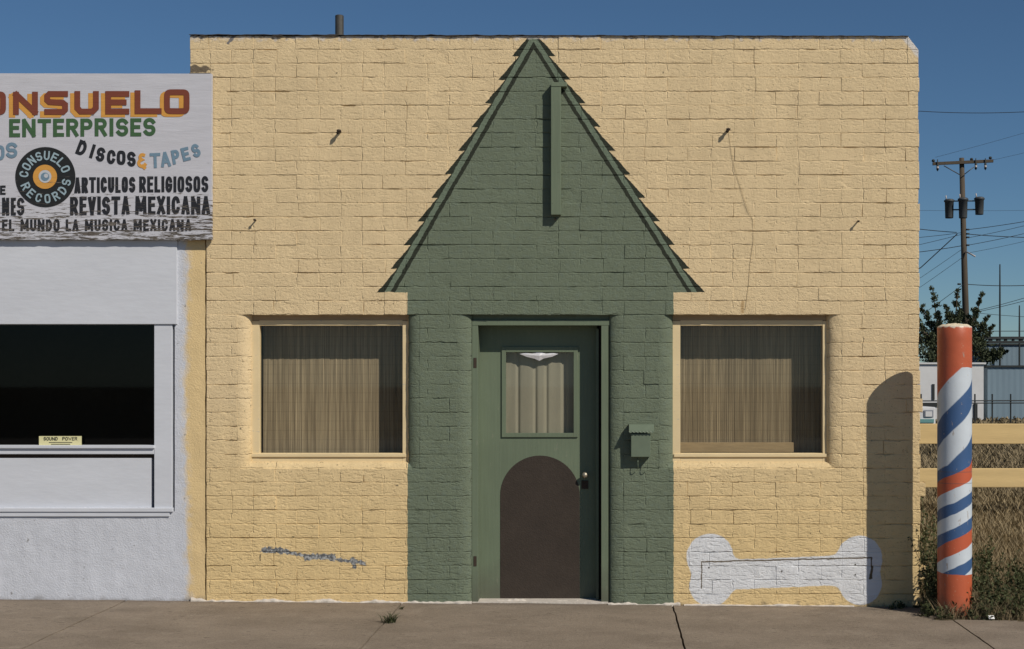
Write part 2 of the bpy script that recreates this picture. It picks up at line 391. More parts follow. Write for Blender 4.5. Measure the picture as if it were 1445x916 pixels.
# a dozen brick meshes with slumped, paint-filled faces
BW, BH, BD = BL / S, RH / S, .09
def brick_mesh(seed):
    rnd = random.Random(seed); b = MB(); nu, nv = 7, 4
    us = [0, .012, .25, .5, .75, .988, 1]; vs_ = [0, .045, .5, .96, 1]
    P0 = []
    for j, v in enumerate(vs_):
        for i, u in enumerate(us):
            rim = (i in (0, len(us) - 1)) + (j in (0, len(vs_) - 1))
            y = (.0016 if rim == 1 else .003 if rim == 2 else 0) + rnd.uniform(-.0005, .0005)
            x = (u - .5) * BW; z = (v - .5) * BH
            if i in (0, len(us) - 1): x += (-1 if i == 0 else 1) * rnd.uniform(-.0022, 0.0012)
            if j in (0, len(vs_) - 1): z += (-1 if j == 0 else 1) * rnd.uniform(-.0034, 0.0012)
            P0.append((x, y, z))
    n1 = len(us); n2 = len(vs_)
    b.add(P0, [(j * n1 + i, j * n1 + i + 1, (j + 1) * n1 + i + 1, (j + 1) * n1 + i) for j in range(n2 - 1) for i in range(n1 - 1)])
    # sides running back into the wall
    c = [0, n1 - 1, n1 * n2 - 1, n1 * (n2 - 1)]
    ring = list(range(n1)) + [j * n1 + n1 - 1 for j in range(1, n2)] + list(range(n1 * n2 - 2, n1 * (n2 - 1) - 1, -1)) + [j * n1 for j in range(n2 - 2, 0, -1)]
    back = [(b.v[q][0], BD, b.v[q][2]) for q in ring]; m0 = len(b.v); b.v += back; L_ = len(ring)
    b.f += [(ring[q], m0 + q, m0 + (q + 1) % L_, ring[(q + 1) % L_]) for q in range(L_)]
    return b
BM_ = [brick_mesh(k) for k in range(16)]
BMESH = [b.mesh('brick_face', False) for b in BM_]
for me in BMESH: me.materials.append(MAT['facade'])
pieces = []
nrows = 42
for r in range(nrows):
    y0 = ROW0 + RH * r; y1 = y0 + RH; yc = (y0 + y1) / 2
    if y0 > 875: break
    left = 268 if r < 3 else 291
    right = 1297 + random.uniform(-1.2, 1.0) + (0 if yc < 500 else 1.5)
    right = {0: 1281, 1: 1296, 26: 1302, 32: 1306, 38: 1307.5}.get(r, right)
    spans = [(left, right)]
    for (a, b, t, bo, wd, dp) in OPEN:
        if yc > t and yc < bo + (wd - 3 if bo < 800 else 0):
            new = []
            for (s0, s1) in spans:
                if b + wd <= s0 or a - wd >= s1: new.append((s0, s1)); continue
                if a - wd - s0 > 4: new.append((s0, a - wd))
                if s1 - b - wd > 4: new.append((b + wd, s1))
            spans = new
    ph = 326.5 if r % 2 else 357.5
    for (s0, s1) in spans:
        k = math.ceil((s0 - ph) / BL); js = []
        x = ph + k * BL
        while x < s1: js.append(x + random.uniform(-2.5, 2.5)); x += BL
        js = [j for j in js if j - s0 > 13 and s1 - j > 13]
        e = [s0] + js + [s1]
        for i in range(len(e) - 1): pieces.append((r, e[i], e[i + 1], y0, y1))
# 300 biggest, nearest to the camera as parts; the others as one mesh
order = sorted(range(len(pieces)), key=lambda i: -min(1, round((pieces[i][2] - pieces[i][1]) / BL, 1)) * 1000 + abs((pieces[i][1] + pieces[i][2]) / 2 - CX) + abs(pieces[i][3] - HY))
single = set(order[:300]); rest = MB()
rnd = random.Random(3)
for i, (r, a, b, y0, y1) in enumerate(pieces):
    c = P((a + b) / 2, (y0 + y1) / 2); k = rnd.randrange(16); c.z += .005 * nz(c.x, r * 1.7, 0, .9) * (0 < r < 19 or r > 21)
    yo = rnd.gauss(0, .0009); tx = rnd.gauss(0, .008); tz = rnd.gauss(0, .003); ry = rnd.gauss(0, .005)
    gap = .005 * rnd.random() ** 4
    if rnd.random() < .08: yo -= .0025
    if rnd.random() < .05: yo += .003
    sx = ((b - a) / S - gap) / BW; szz = 1 - (.0035 * rnd.random() ** 4) / BH
    if i in single:
        o = link('brick', BMESH[k], shop); o.location = (c.x, yo, c.z); o.rotation_euler = (tx, ry, tz); o.scale = (sx, 1, szz)
    else:
        from mathutils import Euler
        Rm = Euler((tx, ry, tz)).to_matrix()
        rest.add([Rm @ Vector((v[0] * sx, v[1], v[2] * szz)) + Vector((c.x, yo, c.z)) for v in BM_[k].v], BM_[k].f)
rest.build('outer_bricks', MAT['facade'], shop, smooth=False, kind='stuff')
# mortar sheet behind the faces, with holes at the openings
def brk(vals, step):
    vals = sorted(set(vals)); out = []
    for a, b in zip(vals, vals[1:]):
        n = max(1, round((b - a) / step)); out += [a + (b - a) * i / n for i in range(n)]
    return out + [vals[-1]]
xb = brk([269, 292, 1295] + [q for o in OPEN for q in (o[0] - o[4], o[1] + o[4])], 4.0)
yb = brk([52, 108, 444.3, 652, 652 + 18, 874], 4.0)
mo = MB(); idx = {}
for j, y in enumerate(yb):
    for i, x in enumerate(xb):
        p = P(x, y); n_ = nz(p.x, 3, p.z, 45) * .0012 + nz(p.x, 7, p.z, 4) * .0022 + max(0, nz(p.x, 0, p.z, 7) - .12) * .03
        idx[i, j] = len(mo.v); mo.v.append((p.x, .0016 + n_, p.z))
for j in range(len(yb) - 1):
    for i in range(len(xb) - 1):
        cx_, cy_ = (xb[i] + xb[i + 1]) / 2, (yb[j] + yb[j + 1]) / 2
        if cx_ < 292 and cy_ > 108: continue
        if cx_ > 1279 and cy_ < 72: continue
        if any(o[0] - o[4] < cx_ < o[1] + o[4] and o[2] < cy_ < o[3] + (o[4] if o[3] < 800 else 0) for o in OPEN): continue
        mo.f.append((idx[i, j], idx[i, j + 1], idx[i + 1, j + 1], idx[i + 1, j]))
mo.build('mortar', MAT['facade'], shop, smooth=True)
# rounded jambs and sills
def surround(o, name):
    a, b, t, bo, wd, dp = o; path = []
    W_ = wd
    def add(x, y, nx, ny): path.append((x, y, nx, ny))
    n = 70
    for i in range(n + 1): add(a, t + (bo - t) * i / n, -1, 0)
    if bo < 800:
        for i in range(1, 8):
            q = R(90 * i / 8); nx, ny = -math.cos(q), math.sin(q); s_ = 1 / max(abs(nx), abs(ny)); add(a, bo, nx * s_, ny * s_)
        for i in range(81): add(a + (b - a) * i / 80, bo, 0, 1)
        for i in range(1, 8):
            q = R(90 * i / 8); nx, ny = math.sin(q), math.cos(q); s_ = 1 / max(abs(nx), abs(ny)); add(b, bo, nx * s_, ny * s_)
        for i in range(n + 1): add(b, bo + (t - bo) * i / n, 1, 0)
        runs = [path]
    else:
        right = [(b, bo + (t - bo) * i / n, 1, 0) for i in range(n + 1)]
        runs = [path, right]
    for run in runs:
        m = MB(); K = 10
        for (x, y, nx, ny) in run:
            for k in range(K + 1):
                q = R(90 * k / K)
                px = x + nx * W_ * (1 - math.sin(q)); py = y + ny * W_ * (1 - math.sin(q)); dd = dp * (1 - math.cos(q))
                p = P(px, py); g_ = 0
                if nx != 0 and abs(ny) < .5:
                    fr = ((py - ROW0) / RH) % 1; fr = min(fr, 1 - fr); g_ = .004 * max(0, 1 - fr / .12) * (.4 + nz(p.x, 2, p.z, 9))
                m.v.append((p.x, dd + g_ + nz(p.x, dd, p.z, 11) * .004 + .001, p.z))
        L_ = len(run)
        m.f = [(i * (K + 1) + k, (i + 1) * (K + 1) + k, (i + 1) * (K + 1) + k + 1, i * (K + 1) + k + 1) for i in range(L_ - 1) for k in range(K)]
        m.build(name, MAT['facade'], shop, smooth=True, fix=False)
for o in OPEN[:2]: surround(o, 'rounded_window_surround')
surround(OPEN[2], 'rounded_door_jamb')
# body of the building behind the face
bd = MB()
zt = P(0, 50).z; zb = -.3; xl, xr = P(292, 0).x, P(1296, 0).x
bd.box(xr - .22, xr - .004, .05, 9, zb, zt - .15); bd.box(xl, xl + .22, .05, 9, zb, zt - .15); bd.box(xl + .22, xr - .22, 8.8, 9, zb, zt - .15)
bd.build('side_wall', MAT['facade'], shop)
rf = MB().box(xl + .2, xr - .2, .3, 8.9, zt - .55, zt - .4); rf.build('roof', MAT['tar'], shop)
# parapet core between openings and roof (lintel zone and piers)
pc = MB(); 
def prect(px0, px1, py0, py1, ya, yb_): pc.pbox(px0, px1, py0, py1, ya, yb_)
prect(270, 1279, 53, 108, .03, .28); prect(294, 1294, 108, 441, .03, .28); prect(1279, 1293, 80, 108, .03, .28)
for (a, b) in ((294, 334), (596, 640), (884, 926), (1192, 1294)): prect(a, b, 441, 880, .03, .28)
prect(334, 596, 674, 880, .03, .28); prect(926, 1192, 676, 880, .03, .28)
pc.build('wall_core', MAT['facade'], shop)
# tar coping
cp = MB()
segs = 220
def cfn(i, q):
    px = 266.5 + (1282 - 266.5) * i / segs
    t = nz(px * .05, 0, 0, 1) * 1.1 + nz(px * .31, 5, 0, 1) * .9
    top = 48.4 + 2.0 * i / segs + t * .8; bot = 50.2 + nz(px * .22, 9, 0, 1) * 3.0 + (1.5 if nz(px * .04, 4, 0, 1) > .15 else -.5)
    bot = max(bot, top + .8)
    if q == 0: return P(px, bot, -.012)
    if q == 1: return P(px, top + .5, -.016)
    if q == 2: return P(px, top, -.004)
    v = P(px, top + .4, 0); return Vector((v.x, .29, v.z + .01))
vs = [cfn(i, q) for i in range(segs + 1) for q in range(4)]
cp.add(vs, [(i * 4 + q, (i + 1) * 4 + q, (i + 1) * 4 + q + 1, i * 4 + q + 1) for i in range(segs) for q in range(3)])
cp.build('coping', MAT['tar'], shop)
wd_ = MB(); A, B, C_ = P(1281, 51.5), P(1281, 70), P(1295.5, 70)
D_ = P(1295.5, 75); tri = [(p.x, yy, p.z) for yy in (-.003, .2) for p in (A, C_, B)]
wd_.add(tri, [(0, 2, 1), (3, 4, 5), (0, 1, 4, 3), (1, 2, 5, 4), (2, 0, 3, 5)]); wd_.build('chipped_corner', MAT['facade'], shop, fix=True)
MB().pbox(267, 296, 103, 105.2, -.02, .2).build('flashing', MAT['tar'], shop)
vp = MB(); c = P(479, 48, .9); rr = .032 * 11.9 / 11
vp.lathe([(rr, c.z - .7), (rr, c.z + .145), (rr * .8, c.z + .15), (rr * .8, c.z + .1), (.001, c.z + .1)], c.x, .9, 16); vp.build('vent_pipe', MAT['steel'], shop, smooth=False)
# white crumbled bead along the pavement
MAT['plaster'] = plain('crumbling_plaster', (.55, .50, .44, 1), .95, .25, 20, .8, 60)
for (xa, xb_) in ((270, 575), (575, 666), (700, 816), (858, 960), (965, 1205)):
    be = MB(); n = int((xb_ - xa) / 1.2)
    for i in range(n + 1):
        px = xa + (xb_ - xa) * i / n; x = P(px, 0).x; gz = GZ(x)
        yoff = .0 if xa not in (700,) else .1
        k1 = max(0, .5 + 1.3 * nz(x, 0, 4, 5) + .6 * nz(x, 2, 1, 24)); hgt = .002 + .017 * k1 * (1 if xa < 860 else .5); dep = .012 + .02 * max(0, .4 + nz(x, 8, 4, 15))
        be.v += [(x, -dep + yoff, gz - .01), (x, -dep * .9 + yoff, gz + hgt * .5), (x, -dep * .4 + yoff, gz + hgt + .002), (x, .01 + yoff, gz + hgt * 1.1)]
    be.f = [(i * 4 + q, (i + 1) * 4 + q, (i + 1) * 4 + q + 1, i * 4 + q + 1) for i in range(n) for q in range(3)]
    be.build('plaster_bead', MAT['plaster'], shop, smooth=False)

# ---------------------------------------------------------------- windows of the shop
def shop_window(x0, x1, ix0, ix1, label, rail):
    f = MB(); yf = .062
    win = f  # frame is the part, the rest its sub-parts
    T, B_ = 445, 656
    f.pbox(x0 - 2, ix0, 453, B_, yf, yf + .06)
    f.pbox(ix1, x1 + 2, 453, B_, yf, yf + .06)
    f.pbox(ix0, ix1, 452, 459.5, yf + .0015, yf + .058)
    f.pbox(ix0, ix1, 639.5, B_, yf + .0015, yf + .058)
    fr = f.build('window_frame', MAT['yframe'], shop, bevel=.003, label=label)
    MB().pbox(x0 - 2, x1 + 2, 442, 452.6, yf + .004, yf + .07).build('header', MAT['shaded_wood'], fr)
    a, b = P(ix0, 639.5, yf + .05), P(ix1, 459.5, yf + .05)
    s = MB().box(a.x - .01, b.x + .01, yf - .006, yf + .02, a.z - .022, a.z - .0); 
    MB().pbox(x0 + 1, x1 - 1, 640.5, 645, yf - .012, yf + .01).build('sill', MAT['yframe'], fr, bevel=.003)
    MB().add([(a.x - .02, yf + .04, a.z - .02), (b.x + .02, yf + .04, a.z - .02), (b.x + .02, yf + .04, b.z + .02), (a.x - .02, yf + .04, b.z + .02)], [(0, 1, 2, 3)]).build('pane', MAT['glass'], fr)
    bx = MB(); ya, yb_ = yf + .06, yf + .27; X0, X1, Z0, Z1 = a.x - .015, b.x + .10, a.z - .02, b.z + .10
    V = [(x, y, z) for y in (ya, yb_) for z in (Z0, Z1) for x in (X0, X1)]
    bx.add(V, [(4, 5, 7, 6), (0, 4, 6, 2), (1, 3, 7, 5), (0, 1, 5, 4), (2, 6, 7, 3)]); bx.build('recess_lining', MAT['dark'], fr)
    # reed blind: hundreds of thin upright reeds
    bl = MB(); n = 150; W_ = X1 - X0 - .01; rn = random.Random(ix0); yB = yf + .215; vs_ = []
    st = 9
    for j in range(st + 1):
        z = Z0 + .01 + (Z1 - Z0 - .02) * j / st
        for i in range(n + 1):
            rn2 = (i * 7919 % 13) / 13
            for q, dy in ((0, .0), (.35, -.003 - .004 * rn2), (.75, -.003 - .003 * rn2)):
                vs_.append((X0 + .005 + W_ * min(1, (i + q) / (n + 1)) + .0015 * nz(i, 0, z, .8), yB + dy + .004 * nz(i * .07, 3, z, 1.5), z))
    K = (n + 1) * 3
    bl.add(vs_, [(j * K + i, j * K + i + 1, (j + 1) * K + i + 1, (j + 1) * K + i) for j in range(st) for i in range(K - 1)])
    bl.build('reed_blind', MAT['reed'], fr, kind='stuff')
    if rail: MB().pbox(958, 1120, 624.5, 638.5, yf + .165, yf + .185).build('blind_rail', MAT['lightwood'], fr, bevel=.003)
    return fr
shop_window(353, 574, 366, 568, 'pale yellow frame of the window left of the door', False)
shop_window(950, 1168, 960, 1161, 'pale yellow frame of the window right of the door, wooden rail behind its glass', True)

# ---------------------------------------------------------------- door
fr = MB(); yf = .042
fr.pbox(666, 674.5, 459.2, 856, yf, yf + .16); fr.pbox(848.5, 858.5, 459.2, 856, yf, yf + .165); fr.pbox(666, 861, 451.5, 459.2, yf - .002, yf + .16)
fr.pbox(663, 864, 443, 451.5, yf + .02, yf + .1)
dframe = fr.build('door_frame', MAT['gwood'], shop, bevel=.002)
st = MB(); st.pbox(841.3, 844.8, 464, 852, yf + .075, yf + .17); st.build('door_stop', MAT['gwood'], dframe, bevel=.001)
MB().pbox(844.8, 848.5, 455, 856, yf + .10, yf + .17).build('jamb_back', MAT['dark'], dframe)
yl = .207
def Q(px, py, y): return P(px, py, y)
lf = MB()
# leaf around the glazed opening
lf.pbox(673, 712, 456, 852, yl, yl + .04); lf.pbox(811, 843, 456, 852, yl, yl + .04)
lf.pbox(712, 811, 456, 494, yl, yl + .04); lf.pbox(712, 811, 612.5, 852, yl, yl + .04)
bm = bmesh.new(); me = lf.mesh('door'); 
leaf = link('door', me, shop, MAT['gwood'])
mo = MB(); y0 = yl - .012
mo.pbox(708, 714, 489.5, 617, y0, yl); mo.pbox(809.5, 815.5, 489.5, 617, y0, yl); mo.pbox(714, 809.5, 489.5, 497, y0, yl - .0005); mo.pbox(714, 809.5, 611, 617, y0, yl - .0005)
mo.build('glazing_bead', MAT['gwood'], leaf, bevel=.002)
a, b = P(711, 613, yl + .02), P(812, 494, yl + .02)
MB().add([(a.x, yl + .02, a.z), (b.x, yl + .02, a.z), (b.x, yl + .02, b.z), (a.x, yl + .02, b.z)], [(0, 1, 2, 3)]).build('pane', MAT['glass'], leaf)
cu = MB(); 
def cf(u, v):
    x = a.x - .01 + (b.x - a.x + .02) * u
    px = CX + x * S
    fold = sum(math.exp(-((px - c_) / 2.2) ** 2) for c_ in (728, 753, 769, 793, 797)) * .012
    return (x, yl + .05 + fold + .006 * math.sin(u * 9 + 1) + .003 * nz(u * 8, 0, v * 2, 1), a.z - .02 + (b.z - a.z + .04) * v)
cu.grid(120, 8, cf); cu.build('curtain', MAT['curtain'], leaf, smooth=True)
MB().pbox(700, 822, 480, 630, yl + .09, yl + .1).build('curtain_backing', MAT['dark'], leaf)
bdg = MB(); pts = [(733, 499.5), (742, 498.2), (752, 499), (758, 497), (764, 497), (770, 499), (780, 498.2), (788, 499.5), (779, 503.5), (767, 506), (761, 509.3), (755, 506.5), (743, 503.5)]
n = len(pts); fv = [P(p[0], p[1], yl - .004) for p in pts]; bv = [Vector((v.x, yl + .012, v.z)) for v in fv]
cen = P(761, 502, yl - .014)
bdg.add([v for v in fv] + bv + [cen], [(i, (i + 1) % n, 2 * n) for i in range(n)] + [((i + 1) % n, i, n + i, n + (i + 1) % n) for i in range(n)])
bdg.build('winged_badge', MAT['silver'], leaf, fix=True)
# arched brown panel like a kennel door
ar = MB(); pts = [(706, 851)] + [(762 - 56 * math.cos(R(t)), 699 - 56 * math.sin(R(t))) for t in range(0, 181, 5)] + [(818, 851)]
n = len(pts); fv = [P(p[0], p[1], yl - .003) for p in pts]; bv = [Vector((v.x, yl + .001, v.z)) for v in fv]
ar.add(fv + bv, [tuple(range(n))] + [((i + 1) % n, i, n + i, n + (i + 1) % n) for i in range(n)]); ar.build('arched_panel', MAT['arch'], leaf, fix=True)
kb_ = MB(); c = P(825.5, 670, yl)
prof = [(.01, 0), (.01, -.025), (.018, -.034), (.023, -.044), (.020, -.056), (.009, -.062), (.001, -.063)]
n = 20; kb_.add([(c.x + r_ * math.cos(2 * math.pi * j / n), yl + d_, c.z + r_ * math.sin(2 * math.pi * j / n)) for r_, d_ in prof for j in range(n)],
    [(i * n + j, i * n + (j + 1) % n, (i + 1) * n + (j + 1) % n, (i + 1) * n + j) for i in range(len(prof) - 1) for j in range(n)])
kb_.build('door_knob', plain('worn_brass', (.40, .36, .28, 1), .45, .2, 30, .1, metal=.7), leaf, smooth=True, fix=True)
MB().pbox(820.5, 830, 678, 690, yl - .008, yl).build('lock_plate', MAT['iron'], leaf, bevel=.002)
for py in (505, 785): MB().pbox(668.2, 672.5, py, py + 14, yf - .003, yf + .01).build('hinge', MAT['iron'], leaf)
MB().pbox(666, 858, 849.5, 858, .03, .28).build('threshold', MAT['plaster'], shop, bevel=.003)

# ---------------------------------------------------------------- things on the front wall
t = thing('mailbox', 'small green metal mailbox with sloping lid on the green wall right of the door', 'mailbox', P(904, 645))
L0 = P(904, 645)
def rel(m): m.v = [(v[0] - L0.x, v[1] - L0.y, v[2] - L0.z) for v in m.v]; return m
D2 = .088
b_ = MB(); b_.pbox(890.5, 918, 612, 645, -D2 + .01, -.006); rel(b_).build('box', MAT['gmetal'], t, bevel=.004)
li = MB(); n = 14; a0, a1 = P(887.5, 598), P(922.5, 598)
xsl = [a0.x + (a1.x - a0.x) * i / n for i in range(n + 1)]
for i, x in enumerate(xsl):
    dz = -.007 if i % 2 else 0
    zf = P(0, 609).z
    li.v += [(x, -.004, a0.z), (x, -.055, a0.z - .004), (x, -D2 - .006, zf + .01), (x, -D2 - .010, zf + dz), (x, -D2 - .006, zf + dz), (x, -.05, a0.z - .012), (x, -.004, a0.z - .01)]
li.f = [(i * 7 + q, (i + 1) * 7 + q, (i + 1) * 7 + (q + 1) % 7, i * 7 + (q + 1) % 7) for i in range(n) for q in range(7)] + [tuple(range(7)), tuple(n * 7 + q for q in reversed(range(7)))]
rel(li).build('lid', MAT['gmetal'], t, fix=True)
for px in (900, 914):
    h = MB(); zc = P(0, 645).z; x = P(px, 0).x
    h.tube([(x, -.03, zc + .005)] + [(x, -.030 - .028 * math.sin(R(q)) , zc - .045 + .04 * math.cos(R(q))) for q in range(0, 200, 15)], .0028, 8)
    rel(h).build('newspaper_hook', MAT['gmetal'], t, smooth=True)
t = thing('sign_bracket', 'tall narrow green wooden bracket board fixed upright high on the painted gable', 'bracket', P(786, 302))
L0 = P(786, 302)
b_ = MB(); b_.pbox(777.5, 791.5, 122, 303, -.066, -.004); rel(b_).build('board', MAT['gwood'], t, bevel=.003)
b_ = MB(); b_.pbox(777.5, 800, 116, 122, -.07, -.004); rel(b_).build('cap', MAT['gwood'], t, bevel=.003)
b_ = MB(); c = P(784, 309); b_.tube([(c.x, -.004, c.z), (c.x, -.035, c.z), (c.x - .002, -.04, c.z - .012)], .005, 8); rel(b_).build('bolt', MAT['iron'], t, smooth=True)
for (px, py, L_, lab, bend) in ((480, 186, .055, 'bent iron anchor high on the yellow wall left of the gable', 1), (361, 311, .045, 'thin iron nail in the yellow wall beside the lettered sign', 0),
                     (1027, 184, .05, 'bent iron anchor high on the yellow wall right of the gable', 1), (1210, 313, .045, 'thin iron nail in the yellow wall over the barber pole shadow', 0)):
    c = P(px, py); a = MB(); r_ = .0105 if bend else .0055
    pts = [(0, .01, 0), (0, -L_, 0)] + ([(-.004, -L_ - .004, -.012), (-.012, -L_ + .002, -.02)] if bend else [])
    a.tube(pts, r_, 8); a.tube([(0, -L_ * .98, -.008), (0, -L_ * .98, .006)], r_ * 1.5, 8)
    a.build('wall_anchor', MAT['iron'], smooth=True, label=lab, cat='anchor', group='iron fixings in the brick wall', loc=c)
wi = MB(); pts = [(1028, 186), (1032, 215), (1039, 245), (1048, 275), (1055, 295), (1062, 310), (1063, 340), (1058, 375), (1056, 405), (1052, 436)]
c0 = P(1028, 186); wi.tube([P(a_, b_, -.0045 - .002 * nz(a_, b_, 0, .1)) - c0 for a_, b_ in pts], .0011, 6)
wi.build('wire', plain('painted_wire', (.36, .27, .15, 1), .7), smooth=True, label='thin wire hanging down the yellow wall from the right anchor to the window', cat='wire', loc=c0)

# ---------------------------------------------------------------- neighbour
nb = thing('stucco_shop', 'bluish white stucco shop front with a dark display window at the left edge', 'shop building', (-4, 0, 0))
NB = Vector((-4, 0, 0))
def nbuild(m, name, mat, parent=None, **kw):
    m.v = [(v[0] + 4, v[1], v[2]) for v in m.v]; return m.build(name, mat, parent or nb, **kw)
def rough_panel(px0, px1, py0, py1, y, amp, step=3.0, depth=.2, ragged=0):
    m = MB(); a, b = P(px0, py1), P(px1, py0); nx_ = int((px1 - px0) / step) + 1; ny_ = int((py1 - py0) / step) + 1
    def fn(u, v):
        x = a.x + (b.x - a.x) * u; z = a.z + (b.z - a.z) * v
        jx = ragged * nz(0, 3, z, 9) if u == 1 else 0
        return (x + jx, y + amp * (nz(x, 0, z, 5) + .5 * nz(x, 2, z, 17)) - amp * .4, z)
    m.grid(nx_, ny_, fn)
    k = nx_ + 1; ring = list(range(k)) + [j * k + nx_ for j in range(1, ny_ + 1)] + [ny_ * k + i for i in range(nx_ - 1, -1, -1)] + [j * k for j in range(ny_ - 1, 0, -1)]
    m0 = len(m.v); m.v += [m.v[q] for q in ring] + [(m.v[q][0], y + depth, m.v[q][2]) for q in ring]; L_ = len(ring)
    m.f += [(m0 + q, m0 + L_ + q, m0 + L_ + (q + 1) % L_, m0 + (q + 1) % L_) for q in range(L_)]
    return m
nbuild(rough_panel(-760, 246, 722, 880, .012, .003), 'lower_wall', MAT['stucco'], smooth=True)
nbuild(rough_panel(246, 289, 106, 880, .012, .003, ragged=.006), 'corner_pier', MAT['stucco'], smooth=True)
nbuild(MB().pbox(-760, 249.5, 108, 457.5, -.008, .2), 'upper_panel', MAT['wpaint'], bevel=.003)
nbuild(MB().pbox(-760, -160, 457.6, 722, .0, .2), 'left_pier', MAT['stucco'])
post = nbuild(MB().pbox(217.5, 243, 457.7, 722, .004, .19), 'window_post', MAT['wpaint'], bevel=.004)
wf = nbuild(MB().pbox(-160, 217.4, 633, 641, .006, .12), 'window_rail', MAT['wpaint'], bevel=.004)
nbuild(MB().pbox(-160, 217.4, 628.5, 633, -.012, .12), 'window_sill', MAT['wpaint'], bevel=.005)
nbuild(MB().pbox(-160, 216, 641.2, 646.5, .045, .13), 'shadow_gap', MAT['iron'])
# sheet panel of flush boards under the window
nbuild(MB().pbox(-160, 213.5, 646.5, 717, .028, .14), 'board_panel', MAT['wpaint'], bevel=.002)
nbuild(MB().pbox(-760, 243.5, 717, 722.5, -.012, .14), 'ledge', MAT['wpaint'], bevel=.004)
nbuild(MB().pbox(-760, 239, 722.5, 729, -.003, .13), 'ledge_moulding', MAT['wpaint'], bevel=.004)
p = [P(-160, 632, .06), P(218, 632, .06), P(218, 457, .06), P(-160, 457, .06)]
nbuild(MB().add(p, [(0, 1, 2, 3)]), 'display_pane', MAT['dglass'])
V = [(x, y, z) for y in (.16, 2.2) for z in (.2, 2.2) for x in (-5.6, -3.37)]
nbuild(MB().add([(v[0] , v[1], v[2]) for v in V], [(4, 5, 7, 6), (0, 4, 6, 2), (1, 3, 7, 5), (0, 1, 5, 4), (2, 6, 7, 3)]), 'room_lining', plain('room_lining_paint', (.13, .12, .11, 1), .9, .2, 3, 0))
rt = P(0, 106).z
nbuild(MB().box(-8.5, xl - .02, .21, 8.8, rt - .1, rt - .02), 'roof', MAT['tar'])
nbuild(MB().box(-8.5, xl - .02, 8.8, 9, -.2, rt - .02).box(-8.7, -8.5, .2, 9, -.2, rt - .02), 'rear_wall', MAT['stucco'])

# ---------------------------------------------------------------- stroke lettering
def arcp(cx, cy, rx, ry, a0, a1, n=10): return [(cx + rx * math.cos(R(a0 + (a1 - a0) * i / n)), cy + ry * math.sin(R(a0 + (a1 - a0) * i / n))) for i in range(n + 1)]
def sq(n=24, p=3.2):
    out = []
    for i in range(n):
        a = 2 * math.pi * i / n; c_, s_ = math.cos(a), math.sin(a)
        out.append((.5 + .5 * math.copysign(abs(c_) ** (2 / p), c_), .5 + .5 * math.copysign(abs(s_) ** (2 / p), s_)))
    return out + [out[0]]
Ssh = arcp(.5, .74, .5, .26, 25, 180, 7) + arcp(.3, .74, .3, .24, 180, 270, 4)[1:] + arcp(.7, .26, .3, .24, 90, 0, 4) + arcp(.5, .26, .5, .26, 0, -155, 7)[1:]
GL = {
 'A': [[(0, 0), (.47, 1)], [(.53, 1), (1, 0)], [(.2, .3), (.8, .3)]],
 'C': [arcp(.5, .62, .5, .38, 20, 180) + arcp(.5, .38, .5, .38, 180, 340)], 'D': [[(0, 0), (0, 1), (.4, 1)] + arcp(.4, .5, .6, .5, 90, -90, 10) + [(0, 0)]],
 'E': [[(0, 1), (0, 0)], [(0, 1), (1, 1)], [(0, 0), (1, 0)], [(0, .52), (.85, .52)]],
 'G': [arcp(.5, .62, .5, .38, 20, 180) + arcp(.5, .38, .5, .38, 180, 360) + [(1, .45), (.55, .45)]],
 'I': [[(.5, 0), (.5, 1)]], 'L': [[(0, 1), (0, 0)], [(0, 0), (1, 0)]], 'M': [[(0, 0), (.04, 1)], [(.06, 1), (.5, .2)], [(.5, .2), (.94, 1)], [(.96, 1), (1, 0)]], 'N': [[(0, 0), (0, 1)], [(.02, 1), (.98, 0)], [(1, 0), (1, 1)]],
 'O': [sq()], 'P': [[(0, 0), (0, 1), (.55, 1)] + arcp(.6, .74, .4, .26, 90, -90, 8) + [(0, .48)]],
 'R': [[(0, 0), (0, 1), (.55, 1)] + arcp(.6, .75, .4, .25, 90, -90, 8) + [(0, .5)], [(.5, .48), (1, 0)]],
 'S': [Ssh], 'T': [[(0, 1), (1, 1)], [(.5, 1), (.5, 0)]], 'U': [[(0, 1)] + arcp(.5, .38, .5, .38, 180, 360, 10) + [(1, 1)]],
 'V': [[(0, 1), (.5, 0)], [(.5, 0), (1, 1)]], 'W': [[(0, 1), (.25, 0), (.5, .8), (.75, 0), (1, 1)]], 'X': [[(0, 0), (1, 1)], [(0, 1), (1, 0)]],
 '&': [arcp(.55, .78, .35, .22, 60, 270, 8) + arcp(.5, .28, .5, .28, 120, 330, 10), [(.6, .0), (.85, -.12)]],
}
BLK = {  # squarer, for the big title
 'O': [sq(24, 7)], 'S': [[(1, 1), (.12, 1), (0, .88), (0, .66), (.12, .55), (.88, .5), (1, .4), (1, .12), (.88, 0), (0, 0)]],
 'U': [[(0, 1), (0, .2), (.18, 0), (.82, 0), (1, .2), (1, 1)]], 'C': [[(1, 1), (.12, 1), (0, .88), (0, .12), (.12, 0), (1, 0)]]}
zlift = [0.0]
